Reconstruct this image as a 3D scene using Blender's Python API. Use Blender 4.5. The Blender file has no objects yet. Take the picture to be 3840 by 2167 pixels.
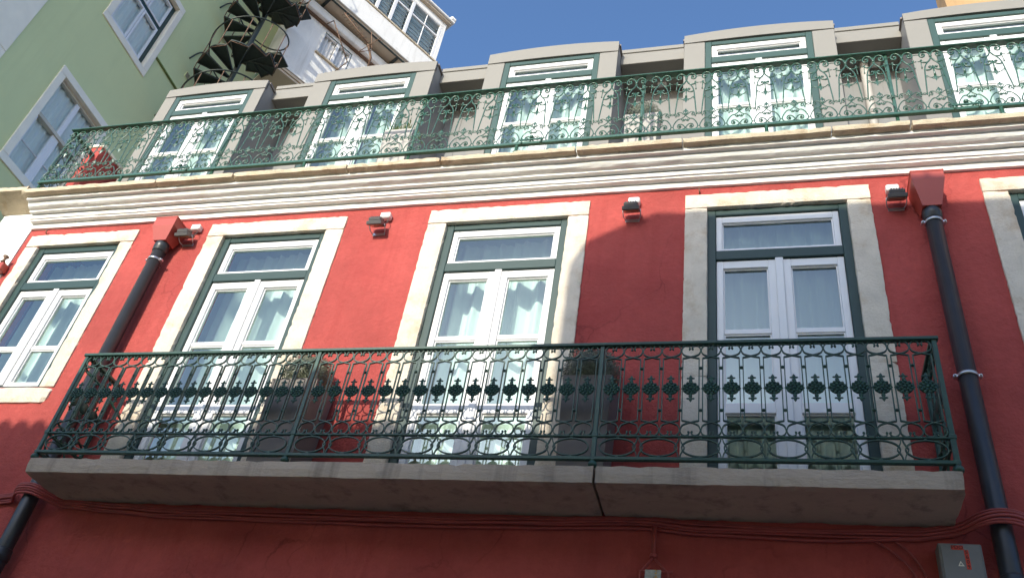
import bpy, bmesh, math, random
from mathutils import Vector, Matrix, noise

random.seed(7)
S = bpy.context.scene
C = S.collection

# ------------------------------------------------------------------ camera
cam_data = bpy.data.cameras.new('camera')
cam_data.sensor_fit = 'HORIZONTAL'
cam_data.sensor_width = 36.0
cam_data.lens = 36.0 * 3354.34 / 3840.0
cam_data.clip_start = 0.05
cam_data.clip_end = 3000.0
cam = bpy.data.objects.new('camera', cam_data)
C.objects.link(cam)
_right = Vector((0.96611715, 0.21813804, 0.13796177))
_up = Vector((0.03592838, -0.64297661, 0.76504263))
_fwd = Vector((-0.25559109, 0.73416406, 0.62902808))
cam.matrix_world = Matrix(((_right.x, _up.x, -_fwd.x, 0.0),
                           (_right.y, _up.y, -_fwd.y, -6.0),
                           (_right.z, _up.z, -_fwd.z, 0.0),
                           (0, 0, 0, 1)))
S.camera = cam

# ------------------------------------------------------------------ light
SUN_TO = Vector((-0.18, -1.0, 0.365)).normalized()      # direction towards the sun
elev = math.asin(SUN_TO.z)
azim = math.atan2(SUN_TO.x, SUN_TO.y)
world = bpy.data.worlds.new('World')
S.world = world
world.use_nodes = True
wn = world.node_tree.nodes
wl = world.node_tree.links
wn.clear()
sky = wn.new('ShaderNodeTexSky')
sky.sky_type = 'NISHITA'
sky.sun_disc = False
sky.sun_elevation = elev
sky.sun_rotation = azim % (2 * math.pi)
sky.altitude = 50
sky.air_density = 1.0
sky.dust_density = 2.1
sky.ozone_density = 5.0
bg = wn.new('ShaderNodeBackground')
bg.inputs['Strength'].default_value = 0.15
wo = wn.new('ShaderNodeOutputWorld')
wl.new(sky.outputs[0], bg.inputs[0])
wl.new(bg.outputs[0], wo.inputs[0])
sd = bpy.data.lights.new('sun', 'SUN')
sd.energy = 2.3
sd.angle = math.radians(0.53)
sd.color = (1.0, 0.955, 0.80)
sun = bpy.data.objects.new('sun', sd)
C.objects.link(sun)
sun.rotation_euler = (-SUN_TO).to_track_quat('-Z', 'Y').to_euler()
sun.location = (-3, -20, 20)
vs = S.view_settings
vs.view_transform = 'Standard'
vs.look = 'None'
vs.exposure = 1.03
vs.gamma = 1.0
vs.use_curve_mapping = False

# ------------------------------------------------------------------ materials
def nodes_of(m):
    m.use_nodes = True
    nt = m.node_tree
    nt.nodes.clear()
    return nt, nt.nodes, nt.links

def pm(name, col, rough=0.6, var=0.15, scale=3.0, bump=0.0, bscale=40.0, bdist=0.01,
       stain=None, stain_scale=1.5, stain_lo=0.5, stain_hi=0.75, streak=None, streak_amt=0.4,
       metallic=0.0, spec=0.5, fine=0.0, stretch=(1, 1, 1), crack=None):
    """procedural paint / plaster / stone: base colour varied by noise, optional blotches and vertical streaks"""
    m = bpy.data.materials.new(name)
    nt, N, L = nodes_of(m)
    out = N.new('ShaderNodeOutputMaterial')
    b = N.new('ShaderNodeBsdfPrincipled')
    b.inputs['Roughness'].default_value = rough
    b.inputs['Metallic'].default_value = metallic
    b.inputs['Specular IOR Level'].default_value = spec
    L.new(b.outputs[0], out.inputs[0])
    geo = N.new('ShaderNodeNewGeometry')
    def mapped(sc):
        mp = N.new('ShaderNodeMapping')
        mp.inputs['Scale'].default_value = sc
        L.new(geo.outputs['Position'], mp.inputs[0])
        return mp.outputs[0]
    def nz(vec, s, detail=5, rgh=0.6):
        n = N.new('ShaderNodeTexNoise')
        n.inputs['Scale'].default_value = s
        n.inputs['Detail'].default_value = detail
        n.inputs['Roughness'].default_value = rgh
        L.new(vec, n.inputs['Vector'])
        return n.outputs['Fac']
    def mr(v, a, bb, c, d):
        r = N.new('ShaderNodeMapRange')
        for i, x in enumerate((a, bb, c, d)):
            r.inputs[1 + i].default_value = x
        L.new(v, r.inputs[0])
        return r.outputs[0]
    def mix(fac, a, bcol, mode='MIX'):
        x = N.new('ShaderNodeMix')
        x.data_type = 'RGBA'
        x.blend_type = mode
        if isinstance(fac, float): x.inputs[0].default_value = fac
        else: L.new(fac, x.inputs[0])
        for i, v in ((6, a), (7, bcol)):
            if isinstance(v, tuple): x.inputs[i].default_value = (*v, 1)
            else: L.new(v, x.inputs[i])
        return x.outputs[2]
    p = mapped(stretch)
    lo = tuple(c * (1 - var) for c in col)
    hi = tuple(min(1, c * (1 + var)) for c in col)
    cc = mix(mr(nz(p, scale), 0.3, 0.7, 0, 1), lo, hi)
    if fine:
        cc = mix(mr(nz(p, scale * 14, 3), 0.3, 0.7, 0, fine), cc, tuple(c * 0.6 for c in col))
    if stain:
        cc = mix(mr(nz(p, stain_scale, 6, 0.7), stain_lo, stain_hi, 0, 1), cc, stain)
    if streak:
        s = mr(nz(mapped((5, 5, 0.35)), 1.3, 5, 0.65), 0.52, 0.75, 0, streak_amt)
        cc = mix(s, cc, streak)
    if crack:      # a few hairline cracks, masked so that most of the wall stays whole
        wv = N.new('ShaderNodeTexNoise'); wv.inputs['Scale'].default_value = 2.2; wv.inputs['Detail'].default_value = 5
        L.new(p, wv.inputs['Vector'])
        ad = N.new('ShaderNodeMix'); ad.data_type = 'VECTOR'; ad.inputs[0].default_value = 0.35
        L.new(mapped((1.5, 1, .55)), ad.inputs[4]); L.new(wv.outputs['Color'], ad.inputs[5])
        vo = N.new('ShaderNodeTexVoronoi'); vo.feature = 'DISTANCE_TO_EDGE'; vo.inputs['Scale'].default_value = 1.6
        L.new(ad.outputs[1], vo.inputs['Vector'])
        mul = N.new('ShaderNodeMath'); mul.operation = 'MULTIPLY'
        L.new(mr(vo.outputs['Distance'], 0.0, 0.012, 1, 0), mul.inputs[0]); L.new(mr(nz(p, 0.9, 3), 0.5, 0.62, 0, 0.75), mul.inputs[1])
        cc = mix(mul.outputs[0], cc, crack)
    L.new(cc, b.inputs['Base Color'])
    if bump:
        bp = N.new('ShaderNodeBump')
        bp.inputs['Strength'].default_value = bump
        bp.inputs['Distance'].default_value = bdist
        L.new(nz(p, bscale, 6, 0.65), bp.inputs['Height'])
        L.new(bp.outputs[0], b.inputs['Normal'])
    return m

M = {}
M['red'] = pm('red_stucco', (0.435, 0.078, 0.067), 0.8, 0.22, 1.1, 0.9, 16, 0.02, stain=(0.32, 0.042, 0.040),
              stain_scale=0.9, stain_lo=0.5, stain_hi=0.8, streak=(0.33, 0.045, 0.04), streak_amt=0.5, fine=0.28, spec=0.25, crack=(0.20, 0.03, 0.028))
M['redmetal'] = pm('red_painted_metal', (0.40, 0.06, 0.042), 0.45, 0.06, 6)
M['white'] = pm('white_lime_paint', (0.82, 0.79, 0.75), 0.75, 0.04, 3, 0.35, 26, 0.012, stain=(0.60, 0.50, 0.36),
                stain_scale=2.2, stain_lo=0.6, stain_hi=0.85, spec=0.3)
M['stone'] = pm('pale_limestone', (0.72, 0.625, 0.515), 0.8, 0.10, 5, 0.8, 45, 0.012, stain=(0.46, 0.29, 0.14),
                stain_scale=2.6, stain_lo=0.52, stain_hi=0.8, streak=(0.46, 0.36, 0.25), streak_amt=0.25, fine=0.12, spec=0.3)
M['cap'] = pm('weathered_cap_stone', (0.56, 0.46, 0.33), 0.8, 0.14, 6, 0.9, 35, 0.012, stain=(0.36, 0.22, 0.10),
              stain_scale=3.2, stain_lo=0.55, stain_hi=0.8, fine=0.15, spec=0.3)
M['slab'] = pm('grey_balcony_stone', (0.50, 0.39, 0.305), 0.8, 0.14, 4, 0.7, 30, 0.012, stain=(0.29, 0.235, 0.19),
               stain_scale=2.0, stain_lo=0.48, stain_hi=0.75, streak=(0.17, 0.135, 0.11), streak_amt=0.75, fine=0.15, spec=0.3,
               stretch=(0.5, 1, 1.6))
M['green'] = pm('dark_green_door_paint', (0.026, 0.056, 0.052), 0.42, 0.06, 5, 0.08, 90, 0.003, spec=0.35)
M['dgreen'] = pm('dormer_green_paint', (0.036, 0.074, 0.062), 0.38, 0.06, 5, 0.08, 90, 0.003)
M['win'] = pm('white_window_paint', (0.80, 0.78, 0.78), 0.35, 0.02, 5)
M['iron'] = pm('dark_green_iron', (0.02, 0.066, 0.048), 0.42, 0.25, 30, 0.3, 120, 0.002)
M['iron2'] = pm('glossy_green_iron', (0.038, 0.102, 0.068), 0.26, 0.2, 30, 0.25, 120, 0.002, spec=0.8)
M['black'] = pm('black_iron', (0.026, 0.036, 0.03), 0.5, 0.3, 12, 0.3, 60, 0.003)
M['rust'] = pm('rusty_rod', (0.16, 0.09, 0.055), 0.7, 0.4, 25, 0.4, 80, 0.003)
M['pipe'] = pm('black_pvc_pipe', (0.028, 0.028, 0.03), 0.36, 0.15, 8, 0.05, 60, 0.002)
M['steel'] = pm('bright_steel', (0.62, 0.63, 0.65), 0.28, 0.08, 10, metallic=0.9)
M['dormer'] = pm('dormer_grey_panel', (0.218, 0.204, 0.182), 0.55, 0.035, 2.5, 0.08, 60, 0.003)
M['clad'] = pm('grey_wall_cladding', (0.20, 0.20, 0.20), 0.6, 0.05, 2)
M['cheek'] = pm('dark_grey_dormer_side', (0.27, 0.26, 0.255), 0.5, 0.05, 3)
M['zinc'] = pm('dark_zinc', (0.20, 0.165, 0.15), 0.5, 0.1, 5)
M['plastic'] = pm('white_plastic', (0.78, 0.76, 0.74), 0.4, 0.02, 5)
M['lamp'] = pm('dark_lamp_housing', (0.11, 0.10, 0.10), 0.4, 0.1, 8)
M['pot'] = pm('dark_grey_planter', (0.17, 0.145, 0.135), 0.6, 0.08, 4)
M['potl'] = pm('pale_grey_planter', (0.44, 0.41, 0.38), 0.6, 0.06, 4)
M['box_leaf'] = pm('clipped_boxwood_leaves', (0.14, 0.15, 0.10), 0.4, 0.6, 40)
M['grass_leaf'] = pm('bright_green_leaves', (0.10, 0.14, 0.025), 0.45, 0.4, 40)
M['cable'] = pm('red_painted_cable', (0.34, 0.055, 0.05), 0.55, 0.15, 8)
M['gwall'] = pm('sage_green_stucco', (0.65, 0.68, 0.37), 0.85, 0.05, 0.6, 0.2, 30, 0.008, streak=(0.56, 0.59, 0.32), streak_amt=0.35, spec=0.2)
M['gstone'] = pm('pale_surround_stone', (0.88, 0.805, 0.67), 0.75, 0.05, 3, 0.15, 40, 0.004)
M['cream'] = pm('cream_window_paint', (0.58, 0.52, 0.42), 0.5, 0.08, 5)
M['wwall'] = pm('dirty_white_render', (0.84, 0.81, 0.77), 0.85, 0.06, 1.2, 0.4, 20, 0.01, stain=(0.5, 0.44, 0.36),
                stain_scale=0.9, stain_lo=0.58, stain_hi=0.85, streak=(0.42, 0.37, 0.31), streak_amt=0.4, spec=0.2)
M['soffit'] = pm('beige_soffit', (0.60, 0.50, 0.38), 0.8, 0.08, 2, stain=(0.34, 0.2, 0.1), stain_scale=2.0, stain_lo=0.62, stain_hi=0.85)
M['ochre'] = pm('ochre_render', (0.40, 0.25, 0.12), 0.85, 0.2, 0.8, 0.3, 20, 0.01, streak=(0.25, 0.16, 0.085), streak_amt=0.7)
M['oppo'] = pm('olive_render', (0.80, 0.82, 0.64), 0.85, 0.08, 0.8, 0.3, 20, 0.01)
M['tile'] = pm('clay_roof_tile', (0.42, 0.20, 0.11), 0.8, 0.2, 3)
M['asphalt'] = pm('street_cobbles', (0.30, 0.285, 0.26), 0.85, 0.2, 8, 0.5, 20, 0.02)
M['room'] = pm('room_plaster', (0.78, 0.76, 0.72), 0.9, 0.03, 2)
M['boxgrey'] = pm('grey_cabinet_metal', (0.20, 0.19, 0.185), 0.55, 0.12, 6)
M['redtape'] = pm('red_label_tape', (0.62, 0.05, 0.02), 0.5, 0.08, 12)
M['ink'] = pm('black_ink', (0.012, 0.01, 0.01), 0.6, 0.1, 10)
M['yellow'] = pm('worn_orange_paint', (0.62, 0.30, 0.04), 0.6, 0.2, 20)
M['galv'] = pm('galvanised_plate', (0.42, 0.40, 0.36), 0.55, 0.25, 25, stain=(0.2, 0.18, 0.16), stain_scale=12)
M['blind'] = pm('louvre_glass_slat', (0.62, 0.66, 0.64), 0.25, 0.1, 4)
M['reflector'] = pm('lamp_reflector', (0.45, 0.28, 0.16), 0.2, 0.1, 20, metallic=0.4)

def glass_mat(name, tint, ior, rough=0.0):
    m = bpy.data.materials.new(name)
    nt, N, L = nodes_of(m)
    out = N.new('ShaderNodeOutputMaterial')
    mx = N.new('ShaderNodeMixShader')
    tr = N.new('ShaderNodeBsdfTransparent'); tr.inputs[0].default_value = (*tint, 1)
    gl = N.new('ShaderNodeBsdfGlossy'); gl.inputs['Roughness'].default_value = rough
    gl.inputs['Color'].default_value = (0.82, 0.97, 1, 1)
    fr = N.new('ShaderNodeFresnel'); fr.inputs[0].default_value = ior
    geo = N.new('ShaderNodeNewGeometry')
    nz = N.new('ShaderNodeTexNoise'); nz.inputs['Scale'].default_value = 1.7; nz.inputs['Detail'].default_value = 1
    bp = N.new('ShaderNodeBump'); bp.inputs['Strength'].default_value = 0.05; bp.inputs['Distance'].default_value = 0.02
    L.new(geo.outputs['Position'], nz.inputs['Vector']); L.new(nz.outputs['Fac'], bp.inputs['Height'])
    L.new(bp.outputs[0], gl.inputs['Normal'])
    L.new(fr.outputs[0], mx.inputs[0]); L.new(tr.outputs[0], mx.inputs[1]); L.new(gl.outputs[0], mx.inputs[2])
    L.new(mx.outputs[0], out.inputs[0])
    return m
M['glass'] = glass_mat('window_glass', (0.84, 0.975, 0.94), 2.3)
M['glass2'] = glass_mat('thin_window_glass', (0.93, 0.96, 0.95), 1.22)

def cloth_mat(name, col):
    m = bpy.data.materials.new(name)
    nt, N, L = nodes_of(m)
    out = N.new('ShaderNodeOutputMaterial')
    mx = N.new('ShaderNodeMixShader'); mx.inputs[0].default_value = 0.12
    d = N.new('ShaderNodeBsdfDiffuse'); d.inputs[0].default_value = (*col, 1)
    t = N.new('ShaderNodeBsdfTranslucent'); t.inputs[0].default_value = (*col, 1)
    geo = N.new('ShaderNodeNewGeometry')
    wv = N.new('ShaderNodeTexNoise'); wv.inputs['Scale'].default_value = 220
    bp = N.new('ShaderNodeBump'); bp.inputs['Strength'].default_value = 0.15; bp.inputs['Distance'].default_value = 0.002
    L.new(geo.outputs['Position'], wv.inputs['Vector']); L.new(wv.outputs['Fac'], bp.inputs['Height'])
    L.new(bp.outputs[0], d.inputs['Normal'])
    L.new(d.outputs[0], mx.inputs[1]); L.new(t.outputs[0], mx.inputs[2]); L.new(mx.outputs[0], out.inputs[0])
    return m
M['curtain'] = cloth_mat('white_curtain_cloth', (0.92, 0.93, 0.91))

# ------------------------------------------------------------------ mesh builder
def smooth_pts(pts, n=3, closed=False):
    P = [Vector(p) for p in pts]
    if len(P) < 3 or n < 2: return P
    out = []
    k = len(P)
    rng = range(k) if closed else range(k - 1)
    for i in rng:
        p0 = P[(i - 1) % k] if (closed or i > 0) else P[0] * 2 - P[1]
        p1 = P[i]; p2 = P[(i + 1) % k]
        p3 = P[(i + 2) % k] if (closed or i + 2 < k) else P[-1] * 2 - P[-2]
        for j in range(n):
            t = j / n
            out.append(0.5 * ((2 * p1) + (p2 - p0) * t + (2 * p0 - 5 * p1 + 4 * p2 - p3) * t * t + (3 * p1 - p0 - 3 * p2 + p3) * t ** 3))
    if not closed: out.append(P[-1])
    return out

class MB:
    def __init__(self):
        self.v = []; self.f = []; self.s = []
    def add(self, verts, faces, smooth=False):
        o = len(self.v)
        self.v += [tuple(x) for x in verts]
        self.f += [tuple(i + o for i in f) for f in faces]
        self.s += [smooth] * len(faces)
        return self
    def box(self, x0, x1, y0, y1, z0, z1):
        v = [(x, y, z) for x in (x0, x1) for y in (y0, y1) for z in (z0, z1)]
        return self.add(v, [(0, 1, 3, 2), (4, 6, 7, 5), (0, 4, 5, 1), (2, 3, 7, 6), (0, 2, 6, 4), (1, 5, 7, 3)])
    def cbox(self, x0, x1, y0, y1, z0, z1, c=0.004):
        """box with chamfered edges"""
        c = min(c, 0.45 * abs(x1 - x0), 0.45 * abs(y1 - y0), 0.45 * abs(z1 - z0))
        v = []; idx = {}
        X = (x0, x1); Y = (y0, y1); Z = (z0, z1)
        for i in (0, 1):
            for j in (0, 1):
                for k in (0, 1):
                    sx = c if i == 0 else -c; sy = c if j == 0 else -c; sz = c if k == 0 else -c
                    idx[i, j, k, 0] = len(v); v.append((X[i], Y[j] + sy, Z[k] + sz))
                    idx[i, j, k, 1] = len(v); v.append((X[i] + sx, Y[j], Z[k] + sz))
                    idx[i, j, k, 2] = len(v); v.append((X[i] + sx, Y[j] + sy, Z[k]))
        F = []
        for i in (0, 1):
            q = [idx[i, 0, 0, 0], idx[i, 1, 0, 0], idx[i, 1, 1, 0], idx[i, 0, 1, 0]]
            F.append(q if i else q[::-1])
            q = [idx[0, i, 0, 1], idx[1, i, 0, 1], idx[1, i, 1, 1], idx[0, i, 1, 1]]
            F.append(q[::-1] if i else q)
            q = [idx[0, 0, i, 2], idx[1, 0, i, 2], idx[1, 1, i, 2], idx[0, 1, i, 2]]
            F.append(q if i else q[::-1])
        for a in (0, 1):
            for b in (0, 1):
                F.append([idx[a, b, 0, 0], idx[a, b, 0, 1], idx[a, b, 1, 1], idx[a, b, 1, 0]])
                F.append([idx[a, 0, b, 0], idx[a, 0, b, 2], idx[a, 1, b, 2], idx[a, 1, b, 0]])
                F.append([idx[0, a, b, 1], idx[0, a, b, 2], idx[1, a, b, 2], idx[1, a, b, 1]])
        for i in (0, 1):
            for j in (0, 1):
                for k in (0, 1):
                    F.append([idx[i, j, k, 0], idx[i, j, k, 1], idx[i, j, k, 2]])
        return self.add(v, F)
    def tube(self, pts, r, sides=6, sub=1, closed=False, rads=None):
        P = smooth_pts(pts, sub, closed)
        n = len(P)
        if rads is None: R = [r] * n
        else:
            R = []
            m = len(rads)
            for i in range(n):
                t = i / (n - 1) * (m - 1); a = min(int(t), m - 2)
                R.append(rads[a] + (rads[a + 1] - rads[a]) * (t - a))
        V = []; F = []
        up = None
        for i in range(n):
            a = P[(i - 1) % n] if (closed or i) else P[0]
            b = P[(i + 1) % n] if (closed or i < n - 1) else P[-1]
            t = (b - a)
            if t.length < 1e-9: t = Vector((0, 0, 1))
            t.normalize()
            if up is None:
                up = Vector((0, 1, 0)) if abs(t.y) < 0.9 else Vector((1, 0, 0))
            u = (up - t * up.dot(t))
            if u.length < 1e-6: u = t.orthogonal()
            u.normalize(); up = u
            w = t.cross(u)
            for k in range(sides):
                an = 2 * math.pi * k / sides
                V.append(P[i] + (u * math.cos(an) + w * math.sin(an)) * R[i])
        m = n if closed else n - 1
        for i in range(m):
            for k in range(sides):
                a = i * sides + k; b = i * sides + (k + 1) % sides
                c = ((i + 1) % n) * sides
                F.append((a, b, c + (k + 1) % sides, c + k))
        if not closed:
            F.append(tuple(range(sides))[::-1]); F.append(tuple((n - 1) * sides + k for k in range(sides)))
        return self.add(V, F, True)
    def strip(self, pts, t, d, sub=3, closed=False, yc=0.0):
        """flat bar bent in the x-z plane: in-plane thickness t, depth d along y"""
        P = smooth_pts([(p[0], yc, p[1]) for p in pts], sub, closed)
        n = len(P); V = []; F = []
        for i in range(n):
            a = P[(i - 1) % n] if (closed or i) else P[0]
            b = P[(i + 1) % n] if (closed or i < n - 1) else P[-1]
            g = b - a; g.normalize()
            nn = Vector((-g.z, 0, g.x)) * (t / 2)
            for s, y in ((1, -d / 2), (1, d / 2), (-1, d / 2), (-1, -d / 2)):
                V.append(P[i] + nn * s + Vector((0, y, 0)))
        m = n if closed else n - 1
        for i in range(m):
            for k in range(4):
                c = ((i + 1) % n) * 4
                F.append((i * 4 + k, i * 4 + (k + 1) % 4, c + (k + 1) % 4, c + k))
        if not closed:
            F.append((3, 2, 1, 0)); F.append(tuple((n - 1) * 4 + k for k in range(4)))
        return self.add(V, F)
    def ball(self, c, r, seg=7, rings=5, sc=(1, 1, 1)):
        V = []; F = []
        for i in range(rings + 1):
            th = math.pi * i / rings
            for j in range(seg):
                ph = 2 * math.pi * j / seg
                V.append((c[0] + r * sc[0] * math.sin(th) * math.cos(ph), c[1] + r * sc[1] * math.sin(th) * math.sin(ph), c[2] + r * sc[2] * math.cos(th)))
        for i in range(rings):
            for j in range(seg):
                F.append((i * seg + j, (i + 1) * seg + j, (i + 1) * seg + (j + 1) % seg, i * seg + (j + 1) % seg))
        return self.add(V, F, True)
    def lathe(self, prof, c=(0, 0, 0), seg=16, cap=True):
        V = []; F = []
        for r, z in prof:
            for j in range(seg):
                a = 2 * math.pi * j / seg
                V.append((c[0] + r * math.cos(a), c[1] + r * math.sin(a), c[2] + z))
        for i in range(len(prof) - 1):
            for j in range(seg):
                F.append((i * seg + j, i * seg + (j + 1) % seg, (i + 1) * seg + (j + 1) % seg, (i + 1) * seg + j))
        if cap:
            F.append(tuple(range(seg))[::-1]); F.append(tuple((len(prof) - 1) * seg + j for j in range(seg)))
        return self.add(V, F, True)
    def prism(self, poly, a, b, fn):
        """extrude a 2-D polygon between a and b; fn(u, v, w) -> xyz"""
        n = len(poly)
        V = [fn(u, v, a) for u, v in poly] + [fn(u, v, b) for u, v in poly]
        F = [tuple(range(n))[::-1], tuple(range(n, 2 * n))]
        for i in range(n):
            j = (i + 1) % n
            F.append((i, j, n + j, n + i))
        return self.add(V, F)
    def rough(self, x0, x1, y0, y1, z0, z1, cell=0.06, amp=0.0022, chip=0.008, seed=0.0):
        """cut stone: gridded block with worn, chipped arrises"""
        dim = (x1 - x0, y1 - y0, z1 - z0)
        n = [max(2, min(70, int(round(d / cell)))) for d in dim]
        ids = {}; V = []
        def vid(i, j, k):
            key = (i, j, k)
            if key in ids: return ids[key]
            p = Vector((x0 + dim[0] * i / n[0], y0 + dim[1] * j / n[1], z0 + dim[2] * k / n[2]))
            q = p + Vector((seed, seed * 1.7, -seed))
            nv = noise.noise_vector(q * 9) * amp
            e = [(-1 if c == 0 else (1 if c == m else 0)) for c, m in ((i, n[0]), (j, n[1]), (k, n[2]))]
            ne = sum(1 for c in e if c)
            if ne >= 2:
                h = chip * (0.25 + max(0.0, noise.noise(q * 6) * .4 + 1.0 * noise.noise(q * 27)) * 1.1)
                if ne == 3: h *= 1.3
                p -= Vector(e) * h
            p += nv
            ids[key] = len(V); V.append(p); return ids[key]
        F = []
        for a in range(3):
            b, c = (a + 1) % 3, (a + 2) % 3
            for side in (0, n[a]):
                for u in range(n[b]):
                    for w in range(n[c]):
                        q = []
                        for du, dw in ((0, 0), (1, 0), (1, 1), (0, 1)):
                            key = [0, 0, 0]; key[a] = side; key[b] = u + du; key[c] = w + dw
                            q.append(vid(*key))
                        F.append(q if side else q[::-1])
        return self.add(V, F)
    def mesh(self, name, mat):
        me = bpy.data.meshes.new(name)
        me.from_pydata(self.v, [], self.f)
        me.polygons.foreach_set('use_smooth', self.s)
        for m in (mat if isinstance(mat, list) else [mat]): me.materials.append(m)
        me.update()
        return me
    def build(self, name, mat, parent=None, at=None):
        o = bpy.data.objects.new(name, self.mesh(name, mat))
        return place(o, parent, at)

WORLD = {}
def place(o, parent=None, at=None):
    """link an object; `at` is its world origin"""
    w = Vector(at) if at is not None else Vector((0, 0, 0))
    C.objects.link(o)
    WORLD[o.name] = w
    if parent is not None:
        o.parent = parent
        o.location = w - WORLD[parent.name]
    else:
        o.location = w
    return o
def inst(me, name, parent, at):
    return place(bpy.data.objects.new(name, me), parent, at)
def tag(o, label=None, cat=None, group=None, kind=None):
    if label: o['label'] = label
    if cat: o['category'] = cat
    if group: o['group'] = group
    if kind: o['kind'] = kind
    return o
def empty(name, at, label, cat, group=None):
    o = place(bpy.data.objects.new(name, None), None, at)
    o.empty_display_size = 0.1
    return tag(o, label, cat, group)

# ================================================================== street
tag(MB().box(-60, 60, -60, 80, -1.9, -1.6).build('street', M['asphalt']), kind='structure')
tag(MB().box(-8.05, 5, -1.3, -0.002, -1.596, -1.47).build('pavement', M['slab']), kind='structure')

# ================================================================== red building
XL, XR = -8.05, 5.2
RB = empty('red_building', (XL, 0, -1.6), 'red stuccoed house with white cornice, stone framed doors and grey dormers', 'building')

# openings: (x0, x1, z0, z1) = outer edge of the green frames
DOORS = [(-7.80, -6.69, 4.11, 6.07), (-5.412, -4.198, 3.06, 6.075), (-2.892, -1.645, 3.06, 6.085), (-0.350, 0.878, 3.06, 6.08), (2.165, 3.385, 3.06, 6.06)]
def wall_grid(mb, X0, X1, Z0, Z1, holes, y):
    xs = sorted({X0, X1, *[h[0] for h in holes], *[h[1] for h in holes]})
    zs = sorted({Z0, Z1, *[h[2] for h in holes], *[h[3] for h in holes]})
    for i in range(len(xs) - 1):
        for k in range(len(zs) - 1):
            cx, cz = (xs[i] + xs[i + 1]) / 2, (zs[k] + zs[k + 1]) / 2
            if any(h[0] < cx < h[1] and h[2] < cz < h[3] for h in holes): continue
            mb.add([(xs[i], y, zs[k]), (xs[i + 1], y, zs[k]), (xs[i + 1], y, zs[k + 1]), (xs[i], y, zs[k + 1])], [(0, 1, 2, 3)])
w = MB()
wall_grid(w, XL, XR, -1.6, 6.32, DOORS, 0.0)
for (a, b, c, d) in DOORS:       # reveals behind the stones
    w.add([(a, 0, c), (a, .3, c), (a, .3, d), (a, 0, d)], [(0, 1, 2, 3)])
    w.add([(b, 0, c), (b, .3, c), (b, .3, d), (b, 0, d)], [(3, 2, 1, 0)])
    w.add([(a, 0, d), (b, 0, d), (b, .3, d), (a, .3, d)], [(0, 1, 2, 3)])
    w.add([(a, 0, c), (b, 0, c), (b, .3, c), (a, .3, c)], [(3, 2, 1, 0)])
w.add([(XL, 0, -1.6), (XL, 9, -1.6), (XL, 9, 6.6), (XL, 0, 6.6)], [(0, 1, 2, 3)])
w.add([(XR, 0, -1.6), (XR, 9, -1.6), (XR, 9, 6.6), (XR, 0, 6.6)], [(3, 2, 1, 0)])
w.build('wall', M['red'], RB)
# rooms behind the openings
rm = MB()
def room(mb, x0, x1, y0, y1, z0, z1, hole):
    mb.add([(x0, y1, z0), (x1, y1, z0), (x1, y1, z1), (x0, y1, z1)], [(0, 1, 2, 3)])
    mb.add([(x0, y0, z0), (x0, y1, z0), (x0, y1, z1), (x0, y0, z1)], [(0, 1, 2, 3)])
    mb.add([(x1, y0, z0), (x1, y1, z0), (x1, y1, z1), (x1, y0, z1)], [(0, 1, 2, 3)])
    mb.add([(x0, y0, z1), (x1, y0, z1), (x1, y1, z1), (x0, y1, z1)], [(0, 1, 2, 3)])
    mb.add([(x0, y0, z0), (x1, y0, z0), (x1, y1, z0), (x0, y1, z0)], [(0, 1, 2, 3)])
    wall_grid(mb, x0, x1, z0, z1, [hole], y0)
for (a, b, c, d) in DOORS:
    room(rm, a - .3, b + .3, 0.301, 2.2, 2.95, 6.55, (a, b, c, d))
rm.build('room', M['room'], RB)

# stone surrounds
def stone(name, x0, x1, y0, y1, z0, z1, seed, parent=RB, mat='stone', **k):
    return MB().rough(x0, x1, y0, y1, z0, z1, seed=seed, **k).build(name, M[mat], parent)
SW = 0.197
for i, (a, b, c, d) in enumerate(DOORS):
    ia, ib = a + 0.008, b - 0.008
    top = 6.20 + (0.0, 0.01, 0.015, 0.005, -0.01)[i]
    il = 6.03
    if i == 0:
        stone('lintel_stone', a - SW + .03, b + SW - .03, -.022, .05, il, top, i + .1, chip=.012, cell=.04)
        stone('jamb_stone', a - SW + .03, ia, -.02, .05, 4.105, il - .004, i + .2, chip=.014)
        stone('jamb_stone', ib, b + SW - .03, -.02, .05, 4.105, il - .004, i + .3, chip=.014)
        stone('sill_stone', a - SW + .035, b + SW - .035, -.024, .05, 3.92, 4.10, i + .4, chip=.018)
    else:
        stone('lintel_stone', a - SW, b + SW, -.022, .05, il, top, i + .1, chip=.012, cell=.04)
        for s, (p, q) in enumerate(((a - SW, ia), (ib, b + SW))):
            cut = 4.1 + 0.7 * noise.noise(Vector((i * 3.3, s * 5.1, 0)))
            stone('jamb_stone', p, q, -.02, .05, cut + .002, il - .004, i + .2 + s, chip=.010, cell=.04)
            stone('jamb_stone', p, q, -.02, .05, 3.06, cut + .006, i + .6 + s, chip=.010, cell=.04)

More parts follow.
